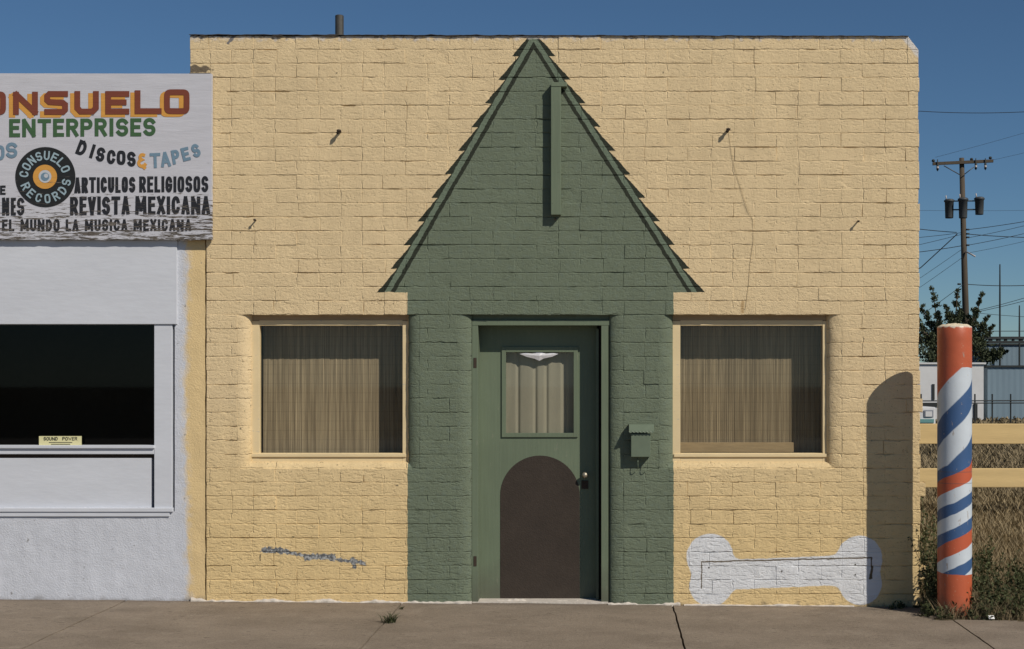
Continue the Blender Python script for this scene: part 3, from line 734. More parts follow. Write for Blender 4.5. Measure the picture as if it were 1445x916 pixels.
def stroke(mb, pts, w_, y):
    if pts[0] != pts[-1]:
        pts = list(pts)
        for (a_, b_, k_) in ((1, 0, 0), (-2, -1, -1)):
            dx, dy = pts[b_][0] - pts[a_][0], pts[b_][1] - pts[a_][1]; l = math.hypot(dx, dy) or 1
            pts[k_] = (pts[b_][0] + dx / l * w_ / 2, pts[b_][1] + dy / l * w_ / 2)
    zlift[0] += 1; y = y - (zlift[0] % 40) * .00004
    closed = pts[0] == pts[-1]; pts = pts[:-1] if closed else pts; n = len(pts)
    L_, R_ = [], []
    for i, p in enumerate(pts):
        pa = pts[i - 1] if (i > 0 or closed) else None; pb = pts[(i + 1) % n] if (i < n - 1 or closed) else None
        def nrm(a, b):
            dx, dy = b[0] - a[0], b[1] - a[1]; l = math.hypot(dx, dy) or 1; return (-dy / l, dx / l)
        if pa is None: nn = nrm(p, pb); m_ = 1
        elif pb is None: nn = nrm(pa, p); m_ = 1
        else:
            n1, n2 = nrm(pa, p), nrm(p, pb); sx, sy = n1[0] + n2[0], n1[1] + n2[1]; l = math.hypot(sx, sy) or 1
            nn = (sx / l, sy / l); m_ = min(1.7, 1 / max(.35, nn[0] * n1[0] + nn[1] * n1[1]))
        L_.append((p[0] + nn[0] * w_ / 2 * m_, p[1] + nn[1] * w_ / 2 * m_)); R_.append((p[0] - nn[0] * w_ / 2 * m_, p[1] - nn[1] * w_ / 2 * m_))
    vs = [P(a[0], a[1], y - .00002 * i) for i, a in enumerate(L_)] + [P(a[0], a[1], y - .00002 * i) for i, a in enumerate(R_)]
    mb.add(vs, [(i, (i + 1) % n, n + (i + 1) % n, n + i) for i in range(n if closed else n - 1)])
def letter(mb, ch, x0, x1, yt, yb_, sw_, y, warp=None, blk=False):
    gl = (BLK.get(ch) if blk else None) or GL[ch]; h = sw_ / 2
    for st_ in gl:
        pts = []
        for (u, v) in st_:
            q = (x0 + h + (x1 - x0 - 2 * h) * u, yb_ - h - (yb_ - yt - 2 * h) * v)
            pts.append(warp(*q) if warp else q)
        stroke(mb, pts, sw_, y)
ADV = {'T': 1.1, 'I': .42, 'M': 1.35, 'W': 1.3, ' ': .55, 'N': 1.1, 'E': .9, 'L': .85}
def text(mb, s, x0, x1, yt, yb_, sw_, y, warp=None, gap=.17, slope=0, ends=None):
    tot = sum(ADV.get(c, 1) for c in s) + gap * (len(s) - 1); u = (x1 - x0) / tot; x = x0; rj = random.Random(len(s))
    for c in s:
        wd = ADV.get(c, 1) * u
        if c != ' ':
            dy = slope * (x - x0) / (x1 - x0) + rj.uniform(-.3, .3); ww = wd if c != 'I' else sw_
            xx = x if c != 'I' else x + (wd - sw_) / 2
            letter(mb, c, xx, xx + ww, yt + dy, yb_ + dy, sw_, y, warp)
        x += wd + gap * u
def rotwarp(cx, cy, deg, skew=0):
    c_, s_ = math.cos(R(deg)), math.sin(R(deg))
    def f(x, y):
        dx, dy = x - cx, y - cy; dx -= skew * dy
        return (cx + dx * c_ - dy * s_, cy + dx * s_ + dy * c_)
    return f
YS = -.05
sg = thing('lettered_signboard', 'weathered white plywood sign lettered for records and religious articles over the stucco shop', 'sign', P(110, 338, YS))
L0 = P(110, 338, YS)
bm2 = MB(); nxs, nys = 130, 60; A, B = P(-85, 338.5, YS), P(298.5, 104, YS)
def sfn(u, v):
    x = A.x + (B.x - A.x) * u; z = A.z + (B.z - A.z) * v
    ez = .006 * nz(x, 0, 0, 9) + .004 * nz(x, 5, 0, 30) if v == 0 else 0
    ex = .004 * nz(0, 5, z, 20) if u == 1 else 0
    return (x + ex, YS, z + ez + (u - 1) * -.003)
bm2.grid(nxs, nys, sfn); k = nxs + 1
ring = list(range(k)) + [j * k + nxs for j in range(1, nys + 1)] + [nys * k + i for i in range(nxs - 1, -1, -1)] + [j * k for j in range(nys - 1, 0, -1)]
m0 = len(bm2.v); bm2.v += [(bm2.v[q][0], YS + .035, bm2.v[q][2]) for q in ring]; L_ = len(ring); bm2.f += [(ring[q], m0 + q, m0 + (q + 1) % L_, ring[(q + 1) % L_]) for q in range(L_)]
rel(bm2).build('board', MAT['sign'], sg)
def lets(name, key, fn, lift=.002):
    m = MB(); fn(m, YS - lift); rel(m); o = m.build(name, LET[key], sg)
    return o
TT = [('C', -69, -34, 129, 162), ('O', -27, 8.5, 129, 162), ('N', 18.5, 53.5, 129.5, 162), ('S', 62.5, 96, 128.5, 162), ('U', 105, 139.5, 128.5, 161.5), ('E', 148.5, 182.5, 128.5, 161.5), ('L', 190, 228, 127.5, 161), ('O', 231.5, 267.5, 126, 161)]
lets('title_shade', 'gold', lambda m, y: [letter(m, c, a - 6, b - 6, t_ + 3, e + 4, 9, y, blk=True) for c, a, b, t_, e in TT], .0015)
lets('title_lettering', 'red', lambda m, y: [letter(m, c, a, b, t_, e, 8.2, y, blk=True) for c, a, b, t_, e in TT], .0035)
lets('lettering', 'green', lambda m, y: text(m, 'ENTERPRISES', 13, 219.5, 168, 193.5, 5.4, y, slope=-1.5))
def disc(m, y):
    for c, cx, cy, w_, h, r_ in (('D', 115.5, 209, 13, 21, 24), ('I', 130.5, 213.5, 5, 20, 20), ('S', 142, 218, 12, 20, 14), ('C', 157, 221.5, 12, 20, 8), ('O', 171, 222.5, 12.5, 20, 4), ('S', 185.5, 224.5, 12, 21, 1)):
        letter(m, c, cx - w_ / 2, cx + w_ / 2, cy - h / 2, cy + h / 2, 4.6, y, rotwarp(cx, cy, r_, -.05))
lets('lettering', 'black', disc)
lets('lettering', 'gold', lambda m, y: letter(m, '&', 193.5, 207.5, 216, 237, 4.6, y))
def tapes(m, y):
    for c, cx, cy, w_, h, r_ in (('T', 219, 226.5, 15, 21, -2), ('A', 233.5, 225, 14, 21, -6), ('P', 248, 221.5, 11, 20, -10), ('E', 262, 217.5, 11, 19, -14), ('S', 276.5, 212.5, 11, 19, -18)):
        letter(m, c, cx - w_ / 2, cx + w_ / 2, cy - h / 2, cy + h / 2, 4.2, y, rotwarp(cx, cy, r_))
lets('lettering', 'blue', tapes)
lets('lettering', 'blue', lambda m, y: [letter(m, 'S', 8.5, 24.5, 201, 223, 4.6, y), letter(m, 'O', -10, 6.5, 205, 226, 4.6, y)])
lets('lettering', 'black', lambda m, y: text(m, 'ARTICULOS', 105, 191, 250.5, 272.5, 4.1, y, gap=.17, slope=-1))
lets('lettering', 'black', lambda m, y: text(m, 'RELIGIOSOS', 196.5, 294, 249, 271.5, 4.1, y, gap=.17, slope=-.5))
lets('lettering', 'black', lambda m, y: text(m, 'REVISTA', 99, 183, 278, 303.5, 4.8, y, gap=.17, slope=-1))
lets('lettering', 'black', lambda m, y: text(m, 'MEXICANA', 191, 296.5, 277, 302.5, 4.8, y, gap=.17))
full_ = 'EL MUNDO LA MUSICA MEXICANA'
unit_ = 267 / (sum(ADV.get(c, 1) for c in full_) + .22 * (len(full_) - 1)); at_ = 3.0
for word_ in full_.split(' '):
    wid_ = (sum(ADV.get(c, 1) for c in word_) + .22 * (len(word_) - 1)) * unit_
    lets('lettering', 'black', lambda m, y: text(m, word_, at_, at_ + wid_, 309.4, 325.8, 3.3, y, gap=.22))
    at_ += wid_ + (.55 + .44) * unit_
for q_ in (('N', 3, 13), ('E', 15.5, 22.5), ('S', 24, 34.5)): lets('lettering', 'black', lambda m, y: letter(m, q_[0], q_[1], q_[2], 279, 304, 4.2, y))
lets('lettering', 'black', lambda m, y: letter(m, 'E', 0, 8, 262, 275, 3, y))
def dsk(r, cx=64, cy=250): 
    return lambda m, y: m.add([P(cx + r * math.cos(2 * math.pi * i / 64), cy - r * math.sin(2 * math.pi * i / 64), y) for i in range(64)], [tuple(reversed(range(64)))])
rec = lets('record_picture', 'record', dsk(42.5), .0025)
def child(name, key, fn, lift):
    m = MB(); fn(m, YS - lift); rel(m); return m.build(name, LET[key], rec)
child('record_label', 'gold', dsk(17, 63.5, 249.5), .0045)
child('record_hole', 'silver', dsk(9, 63.5, 249), .0060)
child('record_centre', 'blue', lambda m, y: m.add([P(63.5 + 6 * math.cos(2 * math.pi * i / 32), 249.5 - 6 * math.sin(2 * math.pi * i / 32), y) for i in range(32)], [tuple(reversed(range(32)))]), .0068)
child('record_spindle', 'silver', lambda m, y: m.add([P(65 + 3 * math.cos(2 * math.pi * i / 32), 248 - 3 * math.sin(2 * math.pi * i / 32), y) for i in range(32)], [tuple(reversed(range(32)))]), .0076)
def ringtext(m, y):
    for i, c in enumerate('CONSUELO'):
        a = R(172 - i * (172 - 22) / 7); cx, cy = 64 + 30.5 * math.cos(a), 250 - 30.5 * math.sin(a)
        letter(m, c, cx - 4.2, cx + 4.2, cy - 6.5, cy + 6.5, 2.3, y, rotwarp(cx, cy, 90 - math.degrees(a)))
    for i, c in enumerate('RECORDS'):
        a = R(-155 + i * (155 - 14) / 6); cx, cy = 64 + 30.5 * math.cos(a), 250 - 30.5 * math.sin(a)
        letter(m, c, cx - 4.2, cx + 4.2, cy - 6.5, cy + 6.5, 2.3, y, rotwarp(cx, cy, -90 - math.degrees(a)))
child('record_lettering', 'recblue', ringtext, .0045)
# the small card in the neighbour's window
c0 = P(85, 629, -.0); cy_ = .022
cdm = MB(); cdm.pbox(55, 115, 615.5, 628.4, cy_, cy_ + .004); cdm.v = [(v[0] - c0.x, v[1], v[2] - c0.z) for v in cdm.v]
card = thing('shop_card', 'small pale yellow printed card standing on the dark display window sill', 'card', (c0.x, 0, c0.z))
cdm.build('card', plain('pale_yellow_card', (.68, .64, .36, 1), .8, .05), card)
tm = MB(); text(tm, 'SOUND', 61.5, 81.5, 616.6, 621.4, .8, cy_ - .001); text(tm, 'POWER', 88, 109, 616.6, 621.4, .8, cy_ - .001)
for (a, b, yy) in ((69, 102, 624.5), (72, 99, 627)): tm.add([P(a, yy + .45, cy_ - .001), P(b, yy + .45, cy_ - .001), P(b, yy - .45, cy_ - .001), P(a, yy - .45, cy_ - .001)], [(0, 1, 2, 3)])
tm.v = [(v[0] - c0.x, v[1], v[2] - c0.z) for v in tm.v]; tm.build('print', plain('black_ink', (.03, .03, .03, 1), .8, .05, bump=0), card)

# ---------------------------------------------------------------- barber pole
def pole_mat():
    m = M('barber_paint', .42, .45); x, y, z = m.xyz()
    dpt = DIST - .39; cxp = (1347 - CX) * dpt / F
    ypx = HY - (z - CAMH) * (F / dpt)
    n = m.nt.nodes.new('ShaderNodeMath'); n.operation = 'ARCTAN2'
    yy = (y + .39) * -1; xx = x - cxp
    m.nt.links.new(yy.v, n.inputs[0]); m.nt.links.new(xx.v, n.inputs[1])
    ang = E(m.nt, n.outputs[0]); turn = ang / (2 * math.pi)
    turn = (turn + 1.25).frac() - .25          # -0.25..0.75, 0 at the right edge
    ypw = ypx + (m.noise(9, 2) - .5) * 5
    d = ypw - 655
    t = d.max(0.0) / 92 + d.min(0.0) / 197 + .08 - turn * .74
    fr = (t + 20).frac()
    c = m.mix((.47, .10, .045, 1), (.55, .60, .65, 1), fr.edge(.22, .23))
    c = m.mix(c, (.045, .10, .225, 1), fr.edge(.425, .435)); c = m.mix(c, (.55, .60, .65, 1), fr.edge(.605, .615)); c = m.mix(c, (.045, .10, .225, 1), fr.edge(.815, .825))
    c = m.mix(c, (.47, .10, .045, 1), fr.edge(.995, 1.0))
    red = m.scale((.47, .105, .045, 1), m.noise(12, 5) * .3 + .85)
    c = m.mix(c, red, t.lt(-1.0).max(ypw.lt(519)).max((ypw + turn * 8).gt(810)))
    line = ((ypx - 665).abs() - .5).min((ypx - 681).abs() - .5).edge(.5, -.3)
    c = m.mix(c, (.1, .08, .08, 1), line * .5)
    c = m.mix(c, (.5, .38, .25, 1), m.noise(50, 5).edge(.68, .72) * .5)
    c = m.mix(c, (.70, .62, .50, 1), (ypx + (m.noise(30, 4) - .5) * 7).edge(463.5, 461.5))
    c = m.mix(c, (.13, .09, .06, 1), (ypx + (m.noise(14, 4) - .5) * 40).edge(838, 868) * .6)
    c = m.mix(c, (.33, .27, .22, 1), m.noise(1, 4, stretch=(26, 26, 9)).edge(.67, .70) * .7)
    m.color(m.scale(c, m.noise(5, 4) * .34 + .83)); m.bump(m.noise(70, 4) * .5 + m.noise(8, 2) * .4, .25, .006); return m.done()
dpt = DIST - .39; k_ = dpt / F; bx_, by_ = (1347 - CX) * k_, -.39; rp = 24 * k_
bpt = thing('barber_pole', 'stout red, white and blue spiral striped barber pole standing beside the yellow shop corner', 'barber pole', (bx_, by_, GZ(bx_)))
zt_ = CAMH + (HY - 462) * k_
MATP = pole_mat()
m = MB(); m.lathe([(rp, -.3 - GZ(bx_))] + [(rp, zt_ * i / 24 - GZ(bx_)) for i in range(25)] + [(rp * .97, zt_ + .006 - GZ(bx_)), (rp * .9, zt_ + .009 - GZ(bx_))], 0, 0, 64)
m.build('post', MATP, bpt, smooth=True)
m = MB(); 
def capf(u, v):
    a = 2 * math.pi * u; r_ = rp * .93 * (1 - v); h_ = .018 * (1 - (1 - v) ** 3) + .009 * nz(math.cos(a) * r_, math.sin(a) * r_, 2, 28) * (v > 0)
    return (r_ * math.cos(a), r_ * math.sin(a), zt_ + .007 + h_ - GZ(bx_))
m.grid(40, 10, capf); m.build('cap', plain('flaking_cap_paint', (.72, .62, .45, 1), .9, .3, 25, .6), bpt, smooth=True)

# ---------------------------------------------------------------- rail fence, far yard
def mk(label, name, cat, group=None): return thing(name, label, cat, group=group)
FY = 7.0
fn_ = thing('rail_fence', 'low fence of two broad pale yellow boards across the dry field', 'fence', P(1400, 700, FY))
F0 = P(1400, 700, FY)
def frel(m, L): m.v = [(v[0] - L.x, v[1] - L.y, v[2] - L.z) for v in m.v]; return m
MAT['fyel'] = plain('old_yellow_boards', (.62, .46, .225, 1), .85, .2, 3, .4, 30, stretch=(.3, 1, 4))
kf = (DIST + FY) / F
for (ya, yb_) in ((598, 626.5), (661, 688)):
    xs_ = [1130, 1347.2, 1640, 1930, 2220]
    for a, b in zip(xs_, xs_[1:]):
        m = MB(); m.pbox(a + .2, b - .2, ya, yb_, FY, FY + .05); frel(m, F0).build('fence_board', MAT['fyel'], fn_, bevel=.01)
for px in (1132, 1347, 1640, 1930, 2218):
    m = MB(); c = P(px, 600, FY); m.box(c.x - .07, c.x + .07, FY + .052, FY + .2, -.3, c.z + .02); frel(m, F0).build('fence_post', MAT['fyel'], fn_, bevel=.01)
MAT['whouse'] = plain('white_siding', (.62, .62, .62, 1), .8, .12, 1.2, .3, 6)
MAT['bluemetal'] = plain('blue_grey_sheet', (.17, .235, .285, 1), .6, .14, .8, .1, 4, stretch=(3, 1, .3))
MAT['darkmetal'] = plain('dark_metal', (.03, .034, .034, 1), .6, .2, 4, 0)
def shed(y, px0, px1, pyt, depth, mat, name, label, cat, roofm, corr=True, steps=None, stepy=None):
    t = thing(name, label, cat, (P((px0 + px1) / 2, 0, y).x, y, -.15)); L = Vector(t.location)
    m = MB(); a, b = P(px0, pyt, y), P(px1, pyt, y); n = int((b.x - a.x) / .12) if corr else 1
    pts = [(a.x + (b.x - a.x) * i / n, y + (.007 if i % 2 else 0) * corr) for i in range(n + 1)]
    top = lambda x: a.z
    v = [(x, yy, -.15) for x, yy in pts] + [(x, yy, top(x)) for x, yy in pts]
    m.add(v, [(i, i + 1, n + 2 + i, n + 1 + i) for i in range(n)]); m.box(a.x, b.x, y + .03, y + depth, -.15, a.z - .02)
    frel(m, L).build('wall', mat, t)
    r_ = MB().box(a.x - .08, b.x + .08, y - .08, y + depth + .08, a.z, a.z + .07); frel(r_, L).build('roof', roofm, t)
    return t, L
def sub(t, L, name, mat, px0, px1, py0, py1, y, d=.05, **kw):
    m = MB(); m.pbox(px0, px1, py0, py1, y, y + d); frel(m, L); return m.build(name, mat, t, **kw)
t, L = shed(50, 1150, 1388, 514, 5, MAT['whouse'], 'white_shed', 'low white shed with a narrow dark window behind the yellow board fence', 'shed', MAT['whouse'], False)
w1 = sub(t, L, 'window', MAT['darkmetal'], 1315.5, 1319, 542, 564, 49.96)
sub(t, L, 'window', MAT['darkmetal'], 1374, 1379.5, 570, 598, 49.96)
sub(t, L, 'band', MAT['darkmetal'], 1300, 1330, 569, 573.5, 49.95)
t, L = shed(52, 1393.5, 1560, 518, 6, MAT['bluemetal'], 'metal_shed', 'blue grey corrugated metal shed at the right edge of the yard', 'shed', MAT['darkmetal'])
t, L = shed(62, 1388, 1600, 487, 8, MAT['bluemetal'], 'metal_warehouse', 'taller blue grey warehouse wall rising behind the corrugated shed', 'warehouse', MAT['darkmetal'])
# parked pale vehicle end: a small trailer
t = thing('camper_trailer', 'small white trailer with a teal stripe parked behind the board fence', 'trailer', P(1285, 606, 40)); L = P(1285, 606, 40)
m = MB(); a, b = P(1215, 596, 40), P(1320.5, 574.5, 40); m.box(a.x, b.x, 40, 42, a.z - .1, b.z); frel(m, L).build('body', MAT['whouse'], t, bevel=.05)
MAT['teal'] = plain('teal_paint', (.14, .30, .29, 1), .5, .1); sub(t, L, 'stripe', MAT['teal'], 1217, 1318, 591.5, 596.5, 39.96)
MAT['grey'] = plain('grey_trim', (.2, .22, .26, 1), .5, .1)
wn = sub(t, L, 'window', MAT['grey'], 1304, 1317, 579, 588.5, 39.97); sub(t, L, 'window_glass', MAT['whouse'], 1306, 1315.5, 580.5, 588, 39.95)
for px in (1240, 1300):
    m = MB(); c = P(px, 603, 40.2); n = 20
    m.tube([(c.x, 40.05, .15), (c.x, 40.25, .15)], .32, 20); frel(m, L).build('wheel', MAT['darkmetal'], t)
# pipe fence
t = thing('pipe_fence', 'thin dark pipe fence with upright posts in front of the sheds', 'fence', P(1400, 610, 45)); L = P(1400, 610, 45)
for py in (566, 569.3): m = MB(); m.tube([P(1240, py, 45), P(1600, py - 1, 45)], .022, 8); frel(m, L).build('rail', MAT['darkmetal'], t)
for px in (1300, 1376, 1400.5, 1426.5, 1452, 1478): m = MB(); q = P(px, 556, 45); m.tube([(q.x, 45.03, -.2), q + Vector((0, .03, 0))], .03, 8); frel(m, L).build('post', MAT['darkmetal'], t)
# elevated walkway
t = thing('pipe_bridge', 'dark elevated pipe bridge with a handrail over the warehouse', 'pipe bridge', P(1420, 480, 58)); L = P(1420, 480, 58)
for (pa, pb) in ((475, 478.5), (481, 484.5)): sub(t, L, 'beam', MAT['darkmetal'], 1280, 1620, pa, pb, 58, .4)
rnd = random.Random(5)
for px in range(1286, 1620, 11): sub(t, L, 'bracket', MAT['darkmetal'], px, px + 2 + rnd.random() * 3, 478.5, 481, 58.05, .2)
sub(t, L, 'pipe', plain('pale_pipe', (.5, .5, .5, 1)), 1280, 1620, 479.1, 480.3, 58.22, .05)
m = MB(); m.tube([P(1340, 467.5, 58), P(1620, 467, 58)], .018, 6); frel(m, L).build('handrail', MAT['darkmetal'], t)
for px in (1344, 1398, 1452, 1520, 1590): m = MB(); m.tube([P(px, 475.5, 58), P(px, 467.5, 58)], .015, 6); frel(m, L).build('rail_post', MAT['darkmetal'], t)
for px in (1290, 1600): m = MB(); q = P(px, 484, 58.2); m.tube([(q.x, 58.2, -.2), q], .12, 8); frel(m, L).build('support', MAT['darkmetal'], t)
for (px, pt, yy, lab) in ((1411, 373, 61, 'tall thin antenna mast above the pipe bridge'), (1438.5, 431, 61, 'short dark post above the pipe bridge at the right edge')):
    q = P(px, pt, yy); m = MB(); m.tube([(0, 0, 0), (0, 0, (q.z + .15) * .8), (0, 0, q.z + .15)], .055, 8, r1=.03); m.build('mast', MAT['darkmetal'], label=lab, cat='mast', loc=(q.x, yy, -.15))

# utility pole
UY = 65.0; ku = (DIST + UY) / F
MAT['pwood'] = plain('creosoted_wood', (.085, .068, .05, 1), .9, .3, 3, .4, 20, stretch=(3, 3, .5))
MAT['tgrey'] = plain('transformer_grey', (.06, .066, .07, 1), .5, .2, 3, .1); MAT['porc'] = plain('porcelain', (.5, .45, .42, 1), .3, .1, bump=0)
base = P(1367, 574, UY); base.z = -.2
t = thing('utility_pole', 'tall wooden utility pole with one crossarm and three grey transformers behind the tree', 'utility pole', base); L = base
def up(m, name, mat, par=None, **kw): frel(m, L); return m.build(name, mat, par or t, smooth=True, **kw)
m = MB(); m.tube([base, P(1361.5, 400, UY), P(1357, 223, UY)], .2, 14, r1=.125); up(m, 'pole', MAT['pwood'])
m = MB(); q0, q1 = P(1315, 232, UY), P(1400, 228, UY); y_ = UY - .2
m.add([(q.x, y_ + dy, q.z + dz) for q in (q0, q1) for dy in (-.07, .07) for dz in (-.075, .075)], [(0, 1, 3, 2), (4, 6, 7, 5), (0, 4, 5, 1), (2, 3, 7, 6), (0, 2, 6, 4), (1, 5, 7, 3)])
frel(m, L).build('crossarm', MAT['pwood'], t, fix=True)
for (a, b) in (((1332, 234), (1355, 247)), ((1374, 236), (1361, 246))): m = MB(); m.tube([P(*a, UY - .28), P(*b, UY - .25)], .025, 6); up(m, 'brace', MAT['steel'])
for (px, py) in ((1317, 227), (1371, 225), (1397.5, 223)):
    m = MB(); c = P(px, py, UY - .2); m.lathe([(.02, c.z - .2), (.02, c.z - .05), (.075, c.z - .05), (.085, c.z + .02), (.05, c.z + .07), (.001, c.z + .08)], c.x, c.y, 12); up(m, 'insulator', MAT['darkmetal'])
for (px, py) in ((1323, 237.5), (1377, 236), (1390.5, 236)):
    m = MB(); c = P(px, py, UY - .32); m.tube([(c.x, c.y, c.z + .45), (c.x, c.y, c.z - .15)], .025, 6); m.lathe([(.06, c.z - .1), (.06, c.z + .2), (.02, c.z + .22)], c.x, c.y, 10); co = up(m, 'cutout', MAT['darkmetal'])
    m = MB(); m.lathe([(.065, c.z - .02), (.065, c.z + .08)], c.x, c.y, 10); up(m, 'porcelain_ring', MAT['porc'], co)
for (px, pt, pb, dy) in ((1339.5, 282, 308, -.15), (1359, 280, 308, -.5), (1382, 279, 303, -.15)):
    a, b = P(px, pt, UY + dy), P(px, pb, UY + dy); m = MB(); r_ = 6.6 * ku
    lx = .02
    m.lathe([(r_ * .82, b.z), (r_ * .86, b.z + .04), (r_ * .95, a.z - .12), (r_ * 1.12, a.z - .1), (r_ * 1.12, a.z - .03), (r_ * .8, a.z + .03), (.001, a.z + .06)], a.x, a.y, 20)
    tr = up(m, 'transformer', MAT['tgrey'])
    m = MB(); m.tube([(a.x - .15, a.y, a.z), (a.x - .17, a.y, a.z + .22)], .03, 6); up(m, 'bushing', MAT['porc'], tr)
for py in (284, 296): m = MB(); m.tube([P(1334, py, UY - .1), P(1386, py - .5, UY - .1)], .035, 6); up(m, 'mount_bar', MAT['darkmetal'])
for py in (324, 330, 335, 346, 401): m = MB(); c = P(1366.5 - (0 if py < 400 else 12), py, UY - .1); m.tube([c - Vector((.12, 0, 0)), c + Vector((.05, 0, 0))], .045, 8); up(m, 'side_insulator', MAT['darkmetal'])
m = MB(); m.tube([P(1363, 355, UY - .2), P(1371, 359, UY - .6), P(1376, 362, UY - .8)], .04, 6); up(m, 'arm_stub', MAT['porc'])
# wires
MAT['cable'] = plain('black_cable', (.02, .022, .025, 1), .6, .1, bump=0)
W = [((1299, 157), (1444, 158), 30, .009, 2, 'dark cable crossing the sky high above the utility pole'),
     ((1299, 323.5), (1350, 328), 65, .02, .4, 'cable running from the roof corner to the pole just below the transformers'),
     ((1367, 330.5), (1444, 335), 65, .02, .6, 'cable leaving the pole to the right, sloping gently down'),
     ((1367, 324), (1444, 313), 65, .016, .5, 'uppermost cable leaving the pole to the right, rising'),
     ((1367, 335.5), (1444, 319), 65, .012, .5, 'second rising cable right of the pole'),
     ((1299, 335), (1360, 328), 65, .013, .3, 'cable rising to the pole from the left, upper of two'),
     ((1299, 345), (1360, 330), 65, .012, .3, 'cable rising steeply to the pole from the left, lower of two'),
     ((1299, 355.5), (1362, 346), 65, .018, .5, 'darker cable reaching the pole low from the left'),
     ((1366, 346), (1444, 330), 65, .014, .6, 'cable leaving the lower insulator to the right'),
     ((1366, 357), (1444, 341), 65, .009, .6, 'faint low cable rising to the right edge'),
     ((1299, 378), (1351, 330), 64, .026, .1, 'thick guy wire slanting down left from the pole'),
     ((1299, 392), (1360, 350), 64, .010, .2, 'thin guy wire below the thick one'),
     ((1299, 405), (1360, 362), 64, .010, .2, 'lowest parallel guy wire left of the pole'),
     ((1303, 443), (1360, 401), 64, .014, .2, 'service wire slanting down behind the tree crown'),
     ((1362, 401), (1444, 403), 66, .02, 1.2, 'level cable from the pole passing the antenna mast'),
     ((1380, 438), (1444, 421), 63, .014, .5, 'upper slanting cable over the pipe bridge'),
     ((1380, 440), (1444, 425), 63, .014, .5, 'lower slanting cable over the pipe bridge'),
     ((1372, 441), (1444, 447), 63, .012, .5, 'cable falling to the right over the pipe bridge'),
     ((1299, 297), (1444, 297), 70, .007, .5, 'faint level wire behind the transformers'),
     ((1320, 222), (1444, 188), 65, .007, .5, 'faint wire rising from the crossarm to the right'),
     ((1400, 226), (1444, 216), 65, .007, .2, 'faint wire from the end of the crossarm')]
for (a, b, y, r_, sag, lab) in W:
    l_, rr_ = a[0] < 1302, b[0] > 1440
    dx, dy = b[0] - a[0], b[1] - a[1]
    a2 = (a[0] - dx * 3, a[1] - dy * 1.2) if l_ else a; b2 = (b[0] + dx * 3, b[1] + dy * 1.2) if rr_ else b
    p0 = P(a2[0], a2[1], y); pts = []
    knots = ([a2] if l_ else []) + [(a[0] + dx * i / 8, a[1] + dy * i / 8 + sag * 4 * (i / 8) * (1 - i / 8)) for i in range(9)] + ([b2] if rr_ else [])
    pts = [P(q[0], q[1], y) - p0 for q in knots]
    m = MB(); m.tube(pts, r_, 5); m.build('power_cable', MAT['cable'], label=lab, cat='cable', group='overhead cables round the utility pole', loc=p0)

# ---------------------------------------------------------------- tree
def leaf_mat(name, c0, c1, sc_=.8):
    m = M(name, .7, .2); n = m.nt.nodes.new('ShaderNodeNewGeometry')
    r_ = E(m.nt, n.outputs['Random Per Island'])
    m.color(m.mix(c0, c1, (r_ * .6 + m.noise(sc_, 3) * .6).edge(.2, .95))); return m.done()
MAT['leaf'] = leaf_mat('juniper_leaves', (.022, .030, .016, 1), (.085, .098, .05, 1))
MAT['bark'] = plain('bark', (.09, .07, .05, 1), .9, .3, 8, .6)
def leaf_cloud(mb, rnd, c, rad, n, s, up_=.5):
    for _ in range(n):
        d = Vector((rnd.gauss(0, 1), rnd.gauss(0, 1), rnd.gauss(0, 1))); d.normalize(); p = c + Vector((d.x * rad[0], d.y * rad[1], d.z * rad[2])) * rnd.random() ** .8
        a = Vector((rnd.uniform(-1, 1), rnd.uniform(-1, 1), rnd.uniform(-.2, 1) + up_)).normalized() * s * rnd.uniform(.6, 1.6)
        b = a.cross(Vector((rnd.uniform(-1, 1), rnd.uniform(-1, 1), rnd.uniform(-1, 1)))).normalized() * s * rnd.uniform(.25, .5)
        mb.add([p - b * .5, p + a * .5 - b, p + a, p + a * .5 + b], [(0, 1, 2, 3)])
TY = 58.0; kt = (DIST + TY) / F
tb = P(1350, 0, TY); tb.z = -.2
t = thing('tree', 'dark ragged evergreen tree behind the white shed at the foot of the utility pole', 'tree', tb)
tr = MB(); tr.tube([tb, tb + Vector((.1, 0, 1.5)), P(1352, 495, TY)], .16, 10, r1=.1)
cr = MB(); rnd = random.Random(11)
plumes = [((1330, 500), (1314, 408), 13), ((1330, 500), (1304, 430), 13), ((1345, 490), (1344, 412), 12), ((1350, 490), (1330, 432), 14), ((1352, 490), (1358, 436), 15), ((1360, 490), (1382, 414), 9),
          ((1365, 490), (1376, 436), 14), ((1372, 492), (1395, 446), 11), ((1372, 495), (1402, 462), 10), ((1330, 505), (1290, 450), 16), ((1300, 505), (1280, 420), 18), ((1340, 500), (1318, 455), 18), ((1360, 500), (1370, 465), 20), ((1385, 505), (1410, 494), 14), ((1390, 508), (1425, 497), 11), ((1360, 508), (1340, 490), 22), ((1335, 520), (1300, 500), 20)]
for (a, b, wpx) in plumes:
    A_, B_ = P(*a, TY), P(*b, TY); off = rnd.uniform(-1.1, .8)
    B_ += Vector((0, off, 0)); tr.tube([P(1352, 500, TY), (A_ + B_) / 2, B_], .05, 6, r1=.012)
    for i in range(18):
        u = (i + .5) / 18; c = A_ + (B_ - A_) * u + Vector((rnd.uniform(-.32, .32), rnd.uniform(-.5, .5), rnd.uniform(-.2, .2))) * (1.15 - u); r_ = wpx * kt * (1.45 - u * 1.15) * rnd.uniform(.5, 1.05)
        leaf_cloud(cr, rnd, c, (r_ * .75, r_ * .9, r_ * .8), int(55 * (1.3 - u * .8) * 1.5), .10)
frel(tr, tb).build('trunk', MAT['bark'], t, smooth=True); frel(cr, tb).build('crown', MAT['leaf'], t)

